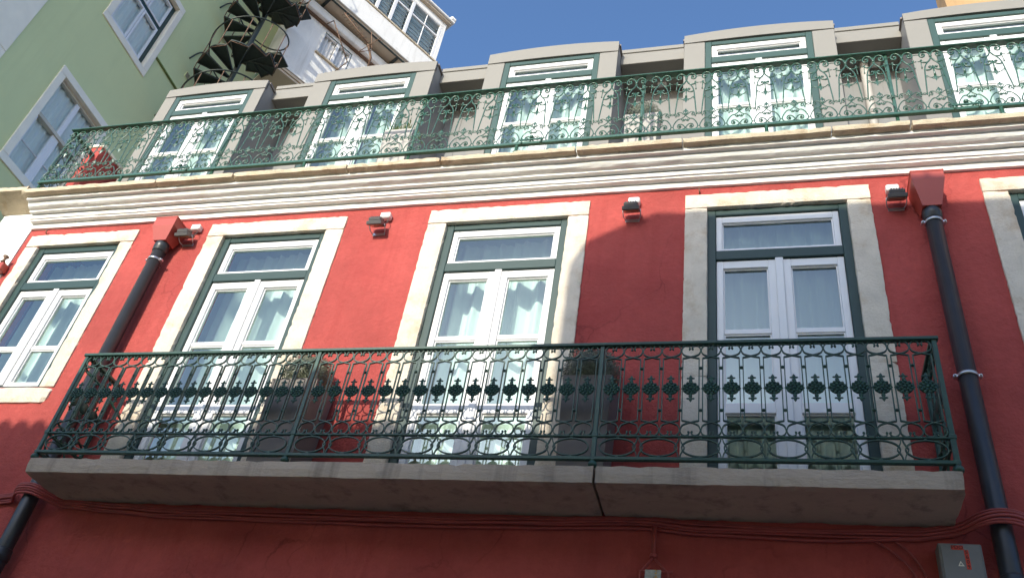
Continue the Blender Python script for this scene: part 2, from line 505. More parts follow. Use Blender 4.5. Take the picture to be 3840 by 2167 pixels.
# ---- french doors and window
def members(mb, x0, x1, z0, z1, wl_, wr, wt, wb, y0, y1, c=0.004):
    mb.cbox(x0, x0 + wl_, y0, y1, z0, z1, c)
    mb.cbox(x1 - wr, x1, y0, y1, z0, z1, c)
    mb.cbox(x0 + wl_, x1 - wr, y0 + .001, y1 - .001, z1 - wt, z1, c)
    mb.cbox(x0 + wl_, x1 - wr, y0 + .001, y1 - .001, z0, z0 + wb, c)
def pane(parent, x0, x1, z0, z1, y):
    MB().add([(x0, y, z0), (x1, y, z0), (x1, y, z1), (x0, y, z1)], [(0, 1, 2, 3)]).build('pane', M['glass'], parent)
def beads(mb, x0, x1, z0, z1, y, w_=.012, d=.014):
    """glazing beads standing in front of the glass"""
    mb.box(x0, x0 + w_, y - d, y + d, z0, z1); mb.box(x1 - w_, x1, y - d, y + d, z0, z1)
    mb.box(x0 + w_, x1 - w_, y - d, y + d, z1 - w_, z1); mb.box(x0 + w_, x1 - w_, y - d, y + d, z0, z0 + w_)
def opening(name, parent, x0, x1, z0, z1, yf, g, tr, lf, cuts, gm, label=None):
    """green frame with a transom light and a pair of leaves.
    tr = (z top, z bottom) of the white transom frame, lf = (top, bottom) of the leaves,
    cuts = list of (glass top, glass bottom) from the top down"""
    mb = MB()
    mb.cbox(x0, x0 + g, yf, yf + .13, z0, z1); mb.cbox(x1 - g, x1, yf, yf + .13, z0, z1)
    mb.cbox(x0 + g, x1 - g, yf + .002, yf + .128, tr[0] + .004, z1 - .001)
    mb.cbox(x0 + g, x1 - g, yf + .002, yf + .128, lf[0] + .006, tr[1] - .004)
    mb.box(x0 + g, x1 - g, yf + .01, yf + .128, z0, lf[1] - .004)
    fr = mb.build(name, gm, parent)
    if label: fr['label'] = label
    ix0, ix1 = x0 + g + .002, x1 - g - .002
    t = MB()
    members(t, ix0, ix1, tr[1], tr[0], .053, .053, .075, .034, yf + .022, yf + .08)
    beads(t, ix0 + .053, ix1 - .053, tr[1] + .034, tr[0] - .075, yf + .055)
    t.build('transom_frame', M['win'], fr)
    pane(fr, ix0 + .053, ix1 - .053, tr[1] + .034, tr[0] - .075, yf + .057)
    cx = (ix0 + ix1) / 2
    for s in (0, 1):
        a, b = (ix0, cx - .001) if s == 0 else (cx + .001, ix1)
        st_o, st_i = .058, .094
        l_, r_ = (st_o, st_i) if s == 0 else (st_i, st_o)
        lm = MB()
        ya, yb = yf + .024, yf + .082
        lm.cbox(a, a + l_, ya, yb, lf[1], lf[0]); lm.cbox(b - r_, b, ya, yb, lf[1], lf[0])
        edges = [lf[0]] + [v for c_ in cuts for v in c_] + [lf[1]]
        for j in range(0, len(edges), 2):
            thin = (edges[j] - edges[j + 1]) < .06 and 0 < j < len(edges) - 2
            lm.cbox(a + l_, b - r_, ya + (.012 if thin else .001), yb - .001, edges[j + 1], edges[j])
        for (gt, gb) in cuts: beads(lm, a + l_, b - r_, gb, gt, yf + .06)
        if s == 1:      # the astragal over the meeting stiles
            lm.cbox(cx - .034, cx + .034, yf + .006, ya - .0005, lf[1] + .01, lf[0] + .018, .006)
        lm.build('leaf', M['win'], fr)
        for (gt, gb) in cuts: pane(fr, a + l_, b - r_, gb, gt, yf + .062)
    return fr

Z3 = [(5.332, 4.66), (4.617, 3.938), (3.846, 3.20)]
YF = 0.03
for i, (a, b, c, d) in enumerate(DOORS):
    if i == 0:
        fr = opening('window', RB, a, b, c, d, YF, .078, (5.955, 5.528), (5.412, 4.155), [(5.33, 4.66), (4.617, 4.21)], M['green'])
        m = MB(); m.cbox(a + .02, b - .02, YF - .012, YF + .05, c - .002, c + .03)
        m.build('drip_rail', M['green'], fr)
    else:
        opening('french_door', RB, a, b, c, d, YF, .080, (5.96, 5.53), (5.415, 3.075), Z3, M['green'])

# ---- cornice: one run of mouldings, wavy from old paint
PROF = [(0.0, 6.306), (-.03, 6.306), (-.038, 6.34), (-.034, 6.37), (-.092, 6.372), (-.095, 6.388), (-.112, 6.393), (-.114, 6.442),
        (-.164, 6.452), (-.166, 6.474), (-.196, 6.480), (-.216, 6.490), (-.231, 6.510), (-.236, 6.532), (-.284, 6.537), (-.287, 6.566), (0.0, 6.566)]
def run(prof, x0, x1, dx, amp, seed):
    n = int((x1 - x0) / dx); V = []; F = []; m = len(prof)
    for i in range(n + 1):
        x = x0 + (x1 - x0) * i / n
        for j, (y, z) in enumerate(prof):
            k = 0 if y == 0 else 1
            q = Vector((x * 3.2, j * 2.7 + seed, 0))
            q2 = Vector((x * 14, j * 1.9 + seed, 3))
            V.append((x, y + k * amp * (noise.noise(q) + .5 * noise.noise(q2)), z + k * amp * .9 * (noise.noise(q + Vector((0, 0, 9))) + .6 * noise.noise(q2 + Vector((0, 0, 5))))))
    for i in range(n):
        for j in range(m - 1):
            F.append((i * m + j, i * m + j + 1, (i + 1) * m + j + 1, (i + 1) * m + j))
    F.append(tuple(range(m))); F.append(tuple(n * m + j for j in range(m))[::-1])
    return V, F
groups = [(0, 4, 'frieze_moulding'), (4, 8, 'fascia_moulding'), (8, 14, 'ogee_moulding'), (14, 16, 'crown_moulding')]
for (a, b, nm) in groups:
    pr = PROF[a:b + 0]
    pr = [(0.0, pr[0][1])] + [p for p in pr if p[0] != 0.0] + [(0.0, pr[-1][1])]
    if nm != 'frieze_moulding': pr[0] = (0.0, pr[1][1])
    V, F = run(pr, XL, XR, .035, .0045, a * 1.3)
    MB().add(V, F).build(nm, M['white'], RB)
# ---- cap stones on the cornice
joints = [-8.12, -6.302, -5.335, -3.996, -2.97, -1.576, -0.554, 0.779, 1.446, 2.5, 3.6, 4.6, 5.2]
for i in range(len(joints) - 1):
    dz = random.uniform(-.004, .004)
    MB().rough(joints[i] + .0035, joints[i + 1] - .0035, -.36 + random.uniform(-.004, .004), -.02, 6.568, 6.638 + dz, cell=.05, amp=.004, chip=.012, seed=i * 2.1).build('cap_stone', M['cap'], RB)
# terrace floor behind the caps
MB().box(XL, XR, -.018, 1.06, 6.57, 6.63).build('terrace_floor', M['slab'], RB)

# ---- lower balcony slab: two stones with an open joint
def slab(x0, x1, seed, skew):
    mb = MB().rough(x0, x1, -.53, 0, 2.915, 3.05, cell=.06, amp=.004, chip=.010, seed=seed)
    return mb.build('balcony_slab', M['slab'], RB)
slab(-5.80, -1.082, 3.3, 0); slab(-1.070, 1.26, 8.1, 0)

# ---- dormers
DC = [(-6.99, .775), (-4.636, .85), (-2.252, .825), (0.207, .843), (2.63, .84)]
DFW = .600
def arc(x, cx, hw, zc, rise): return zc + rise * (1 - ((x - cx) / hw) ** 2)
for i, (cx, hw) in enumerate(DC):
    zc = 9.40 if i != 1 else 9.42
    zc = (9.385, 9.405, 9.415, 9.375, 9.36)[i]
    fx0, fx1 = cx - DFW, cx + DFW
    d = MB()      # cheeks and deck
    U = [(cx - hw, 6.63), (cx - hw, zc - .03), (cx + hw, zc - .03), (cx + hw, 6.63), (cx + hw - .04, 6.63), (cx + hw - .04, zc - .06), (cx - hw + .04, zc - .06), (cx - hw + .04, 6.63)]
    d.prism(U, .425, 1.3, lambda u, v, w_: (u, w_, v))
    dm = d.build('dormer', M['cheek'], RB)
    for a, b in ((cx - hw, fx0 - .002), (fx1 + .002, cx + hw)):
        MB().cbox(a, b, .403, .424, 6.63, 9.219, .004).build('jamb_panel', M['dormer'], dm)
    n = 24; V = []; F = []
    for j in range(n + 1):
        x = cx - hw + 2 * hw * j / n
        zt = arc(x, cx, hw, zc, .055); zb = 9.226 + .02 * (1 - ((x - cx) / hw) ** 2)
        for (y, z) in ((.398, zb), (.398, zt), (.44, zt), (.44, zb)): V.append((x, y, z))
    for j in range(n):
        for k in range(4): F.append((j * 4 + k, j * 4 + (k + 1) % 4, (j + 1) * 4 + (k + 1) % 4, (j + 1) * 4 + k))
    F.append((3, 2, 1, 0)); F.append(tuple(n * 4 + k for k in range(4)))
    MB().add(V, F).build('lintel_panel', M['dormer'], dm)
    V = []; F = []
    for j in range(n + 1):
        x = cx - hw - .018 + 2 * (hw + .018) * j / n
        zt = arc(x, cx, hw + .018, zc, .055) + .004
        for (y, z) in ((.443, zt), (1.12, zt), (1.12, zt + .03), (.443, zt + .03)): V.append((x, y, z - .034))
    for j in range(n):
        for k in range(4): F.append((j * 4 + k, j * 4 + (k + 1) % 4, (j + 1) * 4 + (k + 1) % 4, (j + 1) * 4 + k))
    F.append((3, 2, 1, 0)); F.append(tuple(n * 4 + k for k in range(4)))
    MB().add(V, F).build('roof_sheet', M['zinc'], dm)
    # the door set (same level: children of the dormer)
    zs = 0.0
    g = .072
    mb = MB(); yf = .41; z1 = 9.222; tr = (9.155, 8.93); lf = (8.815, 6.66)
    mb.cbox(fx0, fx0 + g, yf, yf + .13, 6.63, z1); mb.cbox(fx1 - g, fx1, yf, yf + .13, 6.63, z1)
    mb.cbox(fx0 + g, fx1 - g, yf + .002, yf + .128, tr[0] + .004, z1 - .001)
    mb.cbox(fx0 + g, fx1 - g, yf + .002, yf + .128, lf[0] + .006, tr[1] - .004)
    mb.build('door_frame', M['dgreen'], dm)
    ix0, ix1 = fx0 + g + .002, fx1 - g - .002
    t = MB(); members(t, ix0, ix1, tr[1], tr[0], .056, .056, .066, .036, yf + .018, yf + .08)
    beads(t, ix0 + .056, ix1 - .056, tr[1] + .036, tr[0] - .066, yf + .055)
    t.build('transom_frame', M['win'], dm)
    pane(dm, ix0 + .056, ix1 - .056, tr[1] + .036, tr[0] - .066, yf + .06)
    cuts = [(8.745, 8.09), (8.05, 7.40), (7.32, 6.76)]
    cxx = (ix0 + ix1) / 2
    for s in (0, 1):
        a, b = (ix0, cxx - .001) if s == 0 else (cxx + .001, ix1)
        l_, r_ = (.056, .092) if s == 0 else (.092, .056)
        lm = MB(); ya, yb = yf + .02, yf + .082
        lm.cbox(a, a + l_, ya, yb, lf[1], lf[0]); lm.cbox(b - r_, b, ya, yb, lf[1], lf[0])
        ed = [lf[0]] + [v for c_ in cuts for v in c_] + [lf[1]]
        for j in range(0, len(ed), 2):
            lm.cbox(a + l_, b - r_, ya + (.012 if (ed[j] - ed[j + 1]) < .06 else .001), yb - .001, ed[j + 1], ed[j])
        for (gt, gb) in cuts: beads(lm, a + l_, b - r_, gb, gt, yf + .06)
        if s == 1: lm.cbox(cxx - .036, cxx + .036, yf + .004, ya - .0005, lf[1] + .01, lf[0] + .03, .006)
        lm.build('leaf', M['win'], dm)
        for (gt, gb) in cuts: pane(dm, a + l_, b - r_, gb, gt, yf + .062)
    r2 = MB(); room(r2, cx - hw + .045, cx + hw - .045, .56, 2.2, 6.6, 9.36, (fx0 + .01, fx1 - .01, 6.63, 9.2))
    r2.build('dormer_room', M['room'], dm)

# ---- eave between the dormers: fascia, soffit, recess wall
gaps = [(XL, DC[0][0] - DC[0][1])] + [(DC[i][0] + DC[i][1], DC[i + 1][0] - DC[i + 1][1]) for i in range(4)]
for i, (a, b) in enumerate(gaps):
    zt = 9.50
    if i:
        MB().cbox(a + .002, b - .002, .60, 1.10, 9.215, zt - .075, .004).build('roof_fascia', M['dormer'], RB)
        MB().cbox(a + .002, b - .002, .59, 1.10, zt - .068, zt, .004).build('roof_edging', M['dormer'], RB)
    MB().box(a, b, 1.06, 1.12, 6.6, 9.3).build('recess_wall', M['clad'], RB)
    if i:    # standing seams of the wall cladding
        s = MB()
        k = a + .22
        while k < b - .05:
            s.box(k - .006, k + .006, 1.053, 1.059, 6.63, 9.21); k += .33
        s.build('cladding_batten', M['clad'], RB)
MB().box(XL + .6, XR, 1.31, 9, 9.2, 9.36).build('roof', M['tile'], RB)

# small hooks above the surrounds
for (x, z) in ((-7.786, 6.225), (-0.415, 6.23)):
    MB().tube([(x, 0, z), (x, -.03, z), (x, -.035, z + .03)], .006, 6, 2).ball((x, -.035, z + .035), .01).build('hook', M['rust'], RB)

# ================================================================== curtains
def curtain(x0, x1, z0, z1, y, label, group, seed):
    n = int((x1 - x0) / .008); V = []; F = []; rows = 14
    for k in range(rows + 1):
        t = k / rows; z = z0 + (z1 - z0) * t
        for i in range(n + 1):
            x = x0 + (x1 - x0) * i / n
            u = (x - x0) / .19
            ph = 2 * math.pi * (u + .30 * noise.noise(Vector((x * 4, seed, 0)))) 
            amp = .046 * (1 + .4 * noise.noise(Vector((x * 5, seed, z * .35)))) * (.75 + .25 * t) * (1 - .6 * t ** 8)
            yy = y + amp * math.sin(ph) + .012 * math.sin(2 * ph + seed) + .012 * noise.noise(Vector((x * 3, z * .8, seed)))
            V.append((x - (x0 + x1) / 2, yy - y, z - z0))
    for k in range(rows):
        for i in range(n):
            a = k * (n + 1) + i
            F.append((a, a + 1, a + n + 2, a + n + 1))
    mb = MB(); mb.add(V, F, True)
    o = mb.build('curtain', M['curtain'], None, ((x0 + x1) / 2, y, z0))
    tag(o, label, 'curtain', group)
ordn = ['leftmost window', 'door nearest the left downpipe', 'sunlit door between the grey planters', 'shaded balcony door', 'door cut by the right edge']
for i, (a, b, c, d) in enumerate(DOORS):
    m = (a + b) / 2
    zb = 3.10 if i else 3.6
    curtain(a - .02, m + .03, zb, 6.06, YF + (.36 if i < 3 else .215), 'left white curtain inside the ' + ordn[i], 'curtains behind the main floor glass', i + .5)
    curtain(m - .0, b + .02, zb, 6.06, YF + (.33 if i < 3 else .195), 'right white curtain inside the ' + ordn[i], 'curtains behind the main floor glass', i + .9)
dorn = ['leftmost dormer', 'dormer behind the leafy planter', 'middle dormer', 'dormer above the shaded balcony door', 'rightmost dormer']
for i, (cx, hw) in enumerate(DC):
    curtain(cx - .56, cx - .08 if i in (0, 1) else cx + .02, 6.66, 9.16, .41 + .34, 'left white curtain inside the ' + dorn[i], 'curtains inside the dormers', i + 3.5)
    curtain(cx + .0, cx + .56, 6.66, 9.16, .41 + .32, 'right white curtain inside the ' + dorn[i], 'curtains inside the dormers', i + 3.9)

# ================================================================== lower balcony railing
RY = -0.50
LR = empty('balcony_railing', (-2.27, RY, 3.05), 'dark green wrought iron railing with rosettes along the lower stone balcony', 'railing')
def at(x, y, z): return (x, y, z)
PX = [-5.795, -3.485, -1.10, 1.243]
# unit meshes (origin at unit centre, z = 0 at the slab top 3.05)
def zr(z): return z - 3.05
bar = MB()
half = [(.004, 4.062), (.014, 4.050), (.010, 4.066), (.016, 4.080), (.036, 4.088), (.058, 4.074), (.0695, 4.040), (.058, 4.006), (.030, 3.990), (0, 3.982),
        (-.030, 3.974), (-.0585, 3.968)]
low = [(-.0585, 3.430), (-.030, 3.424), (0, 3.416), (.030, 3.406), (.058, 3.388), (.0695, 3.350), (.060, 3.322), (.038, 3.308), (.017, 3.314), (.010, 3.328), (.015, 3.342), (.005, 3.332)]
bar.strip([(x, zr(z)) for x, z in half], .0075, .017)
bar.strip([(-.0585, zr(3.968)), (-.0595, zr(3.7)), (-.0585, zr(3.430))], .0075, .017, 1)
bar.strip([(x, zr(z)) for x, z in low], .0075, .017)
bar.ball((.011, 0, zr(4.055)), .0095, 6, 4); bar.ball((.011, 0, zr(3.338)), .0095, 6, 4)
bar_me = [bar.mesh('scroll_bar', M['iron'])]
mir = MB(); mir.v = [(-x, y * .98 + .0012, z) for x, y, z in bar.v]; mir.f = [f[::-1] for f in bar.f]; mir.s = bar.s
bar_me.append(mir.mesh('scroll_bar', M['iron']))
ro = MB()
zc = zr(3.698)
ro.lathe([(.048, -.006), (.053, 0), (.048, .006)], (0, 0, 0), 16)
ro.v = [(x, z, y + zc) for x, y, z in ro.v]
ro.ball((0, -.010, zc), .013, 7, 4)
for k in range(7):
    a = 2 * math.pi * k / 7
    ro.ball((.0255 * math.cos(a), -.009, zc + .0245 * math.sin(a)), .0115, 6, 3)
for k in range(11):
    a = 2 * math.pi * (k + .5) / 11
    ro.ball((.045 * math.cos(a), -.006, zc + .043 * math.sin(a)), .0125, 6, 3)
ro.ball((.058, 0, zc), .007, 5, 3); ro.ball((-.058, 0, zc), .007, 5, 3)
for s in (1, -1):
    ro.ball((0, -.004, zc + s * .062), .014, 6, 4, (1, .7, 1.3))
    ro.ball((0, -.004, zc + s * .088), .0135, 6, 4, (.9, .6, 1.4))
    ro.ball((.016, -.003, zc + s * .083), .010, 6, 3, (1.3, .6, .8)); ro.ball((-.016, -.003, zc + s * .083), .010, 6, 3, (1.3, .6, .8))
    ro.ball((0, -.003, zc + s * .103), .007, 5, 3, (.8, .6, 1.3))
ro.v = [(x * 1.07, y, zc + (z - zc) * 1.05) for x, y, z in ro.v]
ro_me = ro.mesh('rosette', M['iron'])
co = MB(); co.cbox(-.016, .016, -.011, .011, -.009, .009, .004); co.ball((0, -.011, 0), .007, 6, 3)
co_me = co.mesh('collar', M['iron'])
ov = MB()
ov.strip([(.128 * math.cos(2 * math.pi * k / 28), .069 * math.sin(2 * math.pi * k / 28)) for k in range(28)], .0078, .017, 1, True)
ov.cbox(-.011, .011, -.009, .009, .066, .080, .003); ov.cbox(-.011, .011, -.009, .009, -.080, -.066, .003)
ov_me = ov.mesh('oval_ring', M['iron'])
br = MB()
for s in (1, -1):
    br.strip([(s * .004, .079), (s * .012, .045), (s * .030, .012), (s * .034, 0), (s * .030, -.012), (s * .012, -.045), (s * .004, -.079)], .007, .016, 2)
br_me = br.mesh('curved_brace', M['iron'])
def post_mesh():
    p = MB()
    p.cbox(-.017, .017, -.013, .013, zr(3.10), zr(4.09), .004)
    p.cbox(-.023, .023, -.018, .018, zr(3.29), zr(3.325), .004)
    p.lathe([(.012, .0), (.030, .006), (.034, .022), (.028, .040), (.014, .048), (.020, .054), (.020, .062)], (0, 0, .0), 12)
    return p.mesh('post', M['iron'])
post_me = post_mesh()
for (a, b, z0, z1, d, nm) in ((PX[0] - .03, PX[3] + .03, 4.089, 4.117, .026, 'top_rail'), (PX[0], PX[3], 3.291, 3.306, .013, 'middle_rail'), (PX[0] - .02, PX[3] + .02, 3.104, 3.132, .018, 'bottom_rail')):
    MB().cbox(a, b, RY - d, RY + d, z0, z1, .004).build(nm, M['iron'], LR)
for x in PX: inst(post_me, 'post', LR, (x, RY, 3.05))
for sct in range(3):
    x0, x1 = PX[sct] + .022, PX[sct + 1] - .022
    n = 16; p = (x1 - x0) / n
    for k in range(n):
        x = x0 + p * (k + .5)
        inst(bar_me[0], 'scroll_bar', LR, (x, RY, 3.05)); inst(bar_me[1], 'scroll_bar', LR, (x, RY, 3.05))
        inst(ro_me, 'rosette', LR, (x, RY - .004, 3.05))
        if k:
            for z in (3.88, 3.516): inst(co_me, 'collar', LR, (x - p / 2, RY, z))
    q = (x1 - x0) / 8
    for k in range(8):
        inst(ov_me, 'oval_ring', LR, (x0 + q * (k + .5), RY, 3.2115))
        if k: inst(br_me, 'curved_brace', LR, (x0 + q * k, RY, 3.2115))
# side returns: rails, inner post, units turned a quarter, a brace to the wall
for x, sg in ((PX[0], 1), (PX[3], -1)):
    for (z0, z1, d, nm) in ((4.089, 4.117, .026, 'top_rail'), (3.291, 3.306, .013, 'middle_rail'), (3.104, 3.132, .018, 'bottom_rail')):
        MB().cbox(x - d, x + d, RY + .02, -.002, z0, z1, .004).build(nm, M['iron'], LR)
    for k in range(3):
        y = RY + .095 + .145 * k
        for me in bar_me:
            o = inst(me, 'scroll_bar', LR, (x, y, 3.05)); o.rotation_euler.z = math.pi / 2
        o = inst(ro_me, 'rosette', LR, (x, y, 3.05)); o.rotation_euler.z = -sg * math.pi / 2
        if k:
            for z in (3.88, 3.516):
                o = inst(co_me, 'collar', LR, (x, y - .0725, z)); o.rotation_euler.z = math.pi / 2
    o = inst(ov_me, 'oval_ring', LR, (x, RY + .17, 3.2115)); o.rotation_euler.z = math.pi / 2
    inst(post_me, 'post', LR, (x, -.035, 3.05))
    if sg > 0: MB().tube([(x + sg * .02, RY + .05, 3.96), (x + sg * .10, RY + .25, 3.90), (x + sg * .22, -.01, 3.72)], .010, 6, 3).build('wall_brace', M['iron'], LR)

# ================================================================== upper railing
UY = -0.31
UR = empty('terrace_railing', (-2.8, UY, 6.64), 'ornate glossy green scrolled iron railing on the cornice before the dormers', 'railing')
UP = .2535
def T(x, y):
    xc = 1280 + (y - 290) * .0755
    yy = y + .085 * (x - xc)
    return ((x - xc) / 437 * UP, (1125 - yy) / 920 * .882)
def crv(mb, pts, r=.0080, sides=5, sub=3, rads=None):
    P = [T(*p) for p in pts]
    for s in (1, -1):
        mb.tube([(s * x, 0, z) for x, z in P], r, sides, sub, False, rads)
def bal(mb, p, r=.0125):
    x, z = T(*p)
    for s in (1, -1): mb.ball((s * x, -.001, z), r, 6, 4)
def leaf2(mb, x, z0, z1, w_):
    zm = (z0 * .6 + z1 * .4)
    mb.add([(x, 0, z0), (x + w_, 0, zm), (x, -.008, zm), (x - w_, 0, zm), (x, 0, z1), (x, .008, zm)],
           [(0, 2, 1), (0, 3, 2), (4, 1, 2), (4, 2, 3), (0, 1, 5), (0, 5, 3), (4, 5, 1), (4, 3, 5)])
ts = MB()
crv(ts, [(1280, 300), (1298, 250), (1330, 218), (1380, 205), (1422, 222), (1442, 255), (1432, 285), (1402, 297), (1372, 285), (1364, 262), (1382, 247)])
bal(ts, (1395, 258), .0125)
crv(ts, [(1440, 255), (1495, 247)], .0045, 5, 1)
ts.ball((0, 0, T(1281, 300)[1]), .013, 7, 4, (1.2, 1, .8))
leaf2(ts, 0, T(1280, 290)[1], T(1275, 225)[1], .010)
ts_me = ts.mesh('top_scroll', M['iron2'])
sb = []
for s in (1, -1):
    m_ = MB()
    m_.tube([(s * T(*p)[0], 0, T(*p)[1]) for p in [(1284, 308), (1300, 345), (1342, 382), (1392, 427), (1420, 477), (1432, 520), (1466, 690), (1502, 868)]], .0066, 5, 3)
    m_.ball((s * T(1502, 868)[0], 0, T(1502, 868)[1]), .009, 6, 4)
    sb.append(m_.mesh('side_bar', M['iron2']))
ga = MB()
crv(ga, [(1300, 345), (1326, 372), (1358, 388), (1395, 388), (1428, 376), (1444, 354)])
bal(ga, (1440, 350)); crv(ga, [(1440, 355), (1465, 362), (1494, 354)], .0045, 5, 2)
crv(ga, [(1444, 366), (1453, 415), (1458, 458)], .0042, 5, 1); bal(ga, (1458, 465), .0095)
ga_me = ga.mesh('garland', M['iron2'])
fl = MB()
crv(fl, [(1424, 490), (1400, 510), (1360, 512), (1326, 498), (1318, 475), (1338, 457)]); bal(fl, (1347, 468), .0125)
zt0 = T(1293, 470)[1]; zt1 = T(1303, 610)[1]
fl.tube([(0, 0, zt0), (0, 0, (zt0 + zt1) / 2), (0, 0, zt1)], .006, 6, 1, False, [.008, .006, .012])
leaf2(fl, 0, zt0, T(1288, 445)[1], .009); leaf2(fl, 0, zt1 + .01, T(1312, 698)[1], .018)
crv(fl, [(1303, 590), (1324, 624), (1358, 634), (1395, 620), (1416, 600), (1436, 592), (1444, 608), (1425, 620)], .0048)
crv(fl, [(1310, 640), (1335, 655), (1352, 645), (1345, 628)], .004)
fl_me = fl.mesh('finial', M['iron2'])
lf_ = MB()
leaf2(lf_, 0, T(1322, 860)[1], T(1315, 785)[1], .018)
crv(lf_, [(1322, 870), (1345, 862), (1362, 840), (1348, 822), (1330, 838)], .0045)
crv(lf_, [(1328, 895), (1362, 872), (1396, 846), (1440, 838), (1470, 855), (1464, 884), (1436, 892), (1422, 872)], .005); bal(lf_, (1440, 862), .010)
crv(lf_, [(1468, 870), (1485, 892)], .0045, 5, 1); bal(lf_, (1487, 898), .009)
crv(lf_, [(1326, 885), (1340, 910), (1370, 930), (1405, 943)], .005)
lf_.ball((0, 0, T(1324, 880)[1]), .013, 7, 4, (1.3, 1, 1))
lf_me = lf_.mesh('lower_fleur', M['iron2'])
bc = MB()
crv(bc, [(1332, 958), (1350, 978), (1378, 978), (1390, 957), (1412, 943), (1455, 950), (1505, 990), (1537, 1040), (1530, 1080), (1490, 1106), (1432, 1116), (1380, 1106),
         (1338, 1085), (1302, 1052), (1260, 1038), (1220, 1050), (1210, 1080), (1232, 1100), (1262, 1094), (1266, 1074)], .0058)
bc.tube([(T(1535, 1055)[0] - .002, 0, T(1535, 1055)[1]), (UP - T(1535, 1055)[0] + .001, 0, T(1535, 1055)[1])], .0045, 5, 1); bal(bc, (1247, 1072), .0135); bal(bc, (1362, 962), .009)
bc_me = bc.mesh('base_scroll', M['iron2'])
kn = MB(); kn.tube([(-.020, 0, .0), (0, 0, .012), (.020, 0, 0), (0, 0, -.012)], .0045, 5, 2, True); pass
kn_me = kn.mesh('link', M['iron2'])
Z0 = 6.800
k = 0
x = -7.885
while x < 5.05:
    for me in (ts_me, sb[0], sb[1], ga_me, fl_me, lf_me, bc_me):
        inst(me, me.name.split('.')[0], UR, (x, UY, Z0))
    inst(kn_me, 'link', UR, (x + UP / 2, UY, Z0 + .238))
    x += UP
MB().cbox(-8.0, XR, UY - .036, UY + .036, 7.688, 7.703, .003).build('top_rail', M['iron2'], UR)
MB().cbox(-8.0, XR, UY - .02, UY + .02, 6.762, 6.798, .004).build('bottom_rail', M['iron2'], UR)
pp = MB(); pp.cbox(-.015, .015, -.012, .012, .1, 1.05, .004); pp.lathe([(.034, 0), (.036, .015), (.02, .03), (.016, .12)], (0, 0, 0), 10)
pp_me = pp.mesh('post', M['iron2'])
for px in (-7.985, -5.69, -3.37, -0.967, 1.357): inst(pp_me, 'post', UR, (px, UY + .022, 6.640))
ft = MB(); ft.lathe([(.030, 0), (.032, .02), (.018, .035), (.018, .125)], (0, 0, 0), 10)
ft_me = ft.mesh('foot', M['iron2'])
for px in (-6.85, -4.55, -2.2, .215, 2.2): inst(ft_me, 'foot', UR, (px, UY, 6.640))
for px in (-2.05, 1.93, -6.1):      # repair plates bolted to the bottom rail
    MB().cbox(px - .12, px + .12, UY - .036, UY - .022, 6.80, 6.822, .003).tube([(px - .1, UY - .03, 6.75), (px - .1, UY - .03, 6.83)], .009, 6).tube([(px + .1, UY - .03, 6.75), (px + .1, UY - .03, 6.83)], .009, 6).ball((px, UY - .03, 6.85), .022).build('repair_plate', M['iron2'], UR)
# left return of the railing
for (z0, z1, d, nm) in ((7.686, 7.716, .03, 'top_rail'), (6.762, 6.798, .02, 'bottom_rail')):
    MB().cbox(-7.985 - d, -7.985 + d, UY + .032, .46, z0, z1, .004).build(nm, M['iron2'], UR)
for k in range(3):
    for me in (ts_me, sb[0], sb[1], ga_me, fl_me, lf_me, bc_me):
        o = inst(me, me.name.split('.')[0], UR, (-7.985, UY + .14 + UP * k, Z0)); o.rotation_euler.z = math.pi / 2

# ================================================================== red party wall on the terrace
pw = empty('party_wall', (-7.9, .2, 6.64), 'low red painted wall stub with grey coping behind the left end of the upper railing', 'wall')
poly = [(.06, 6.632), (.09, 7.85), (.75, 7.85), (.75, 6.632)]
MB().prism(poly, -8.09, -7.90, lambda u, v, w_: (w_, u, v)).build('wall', M['red'], pw)
MB().cbox(-8.11, -7.88, .07, .77, 7.853, 7.90, .006).build('coping', M['gstone'], pw)

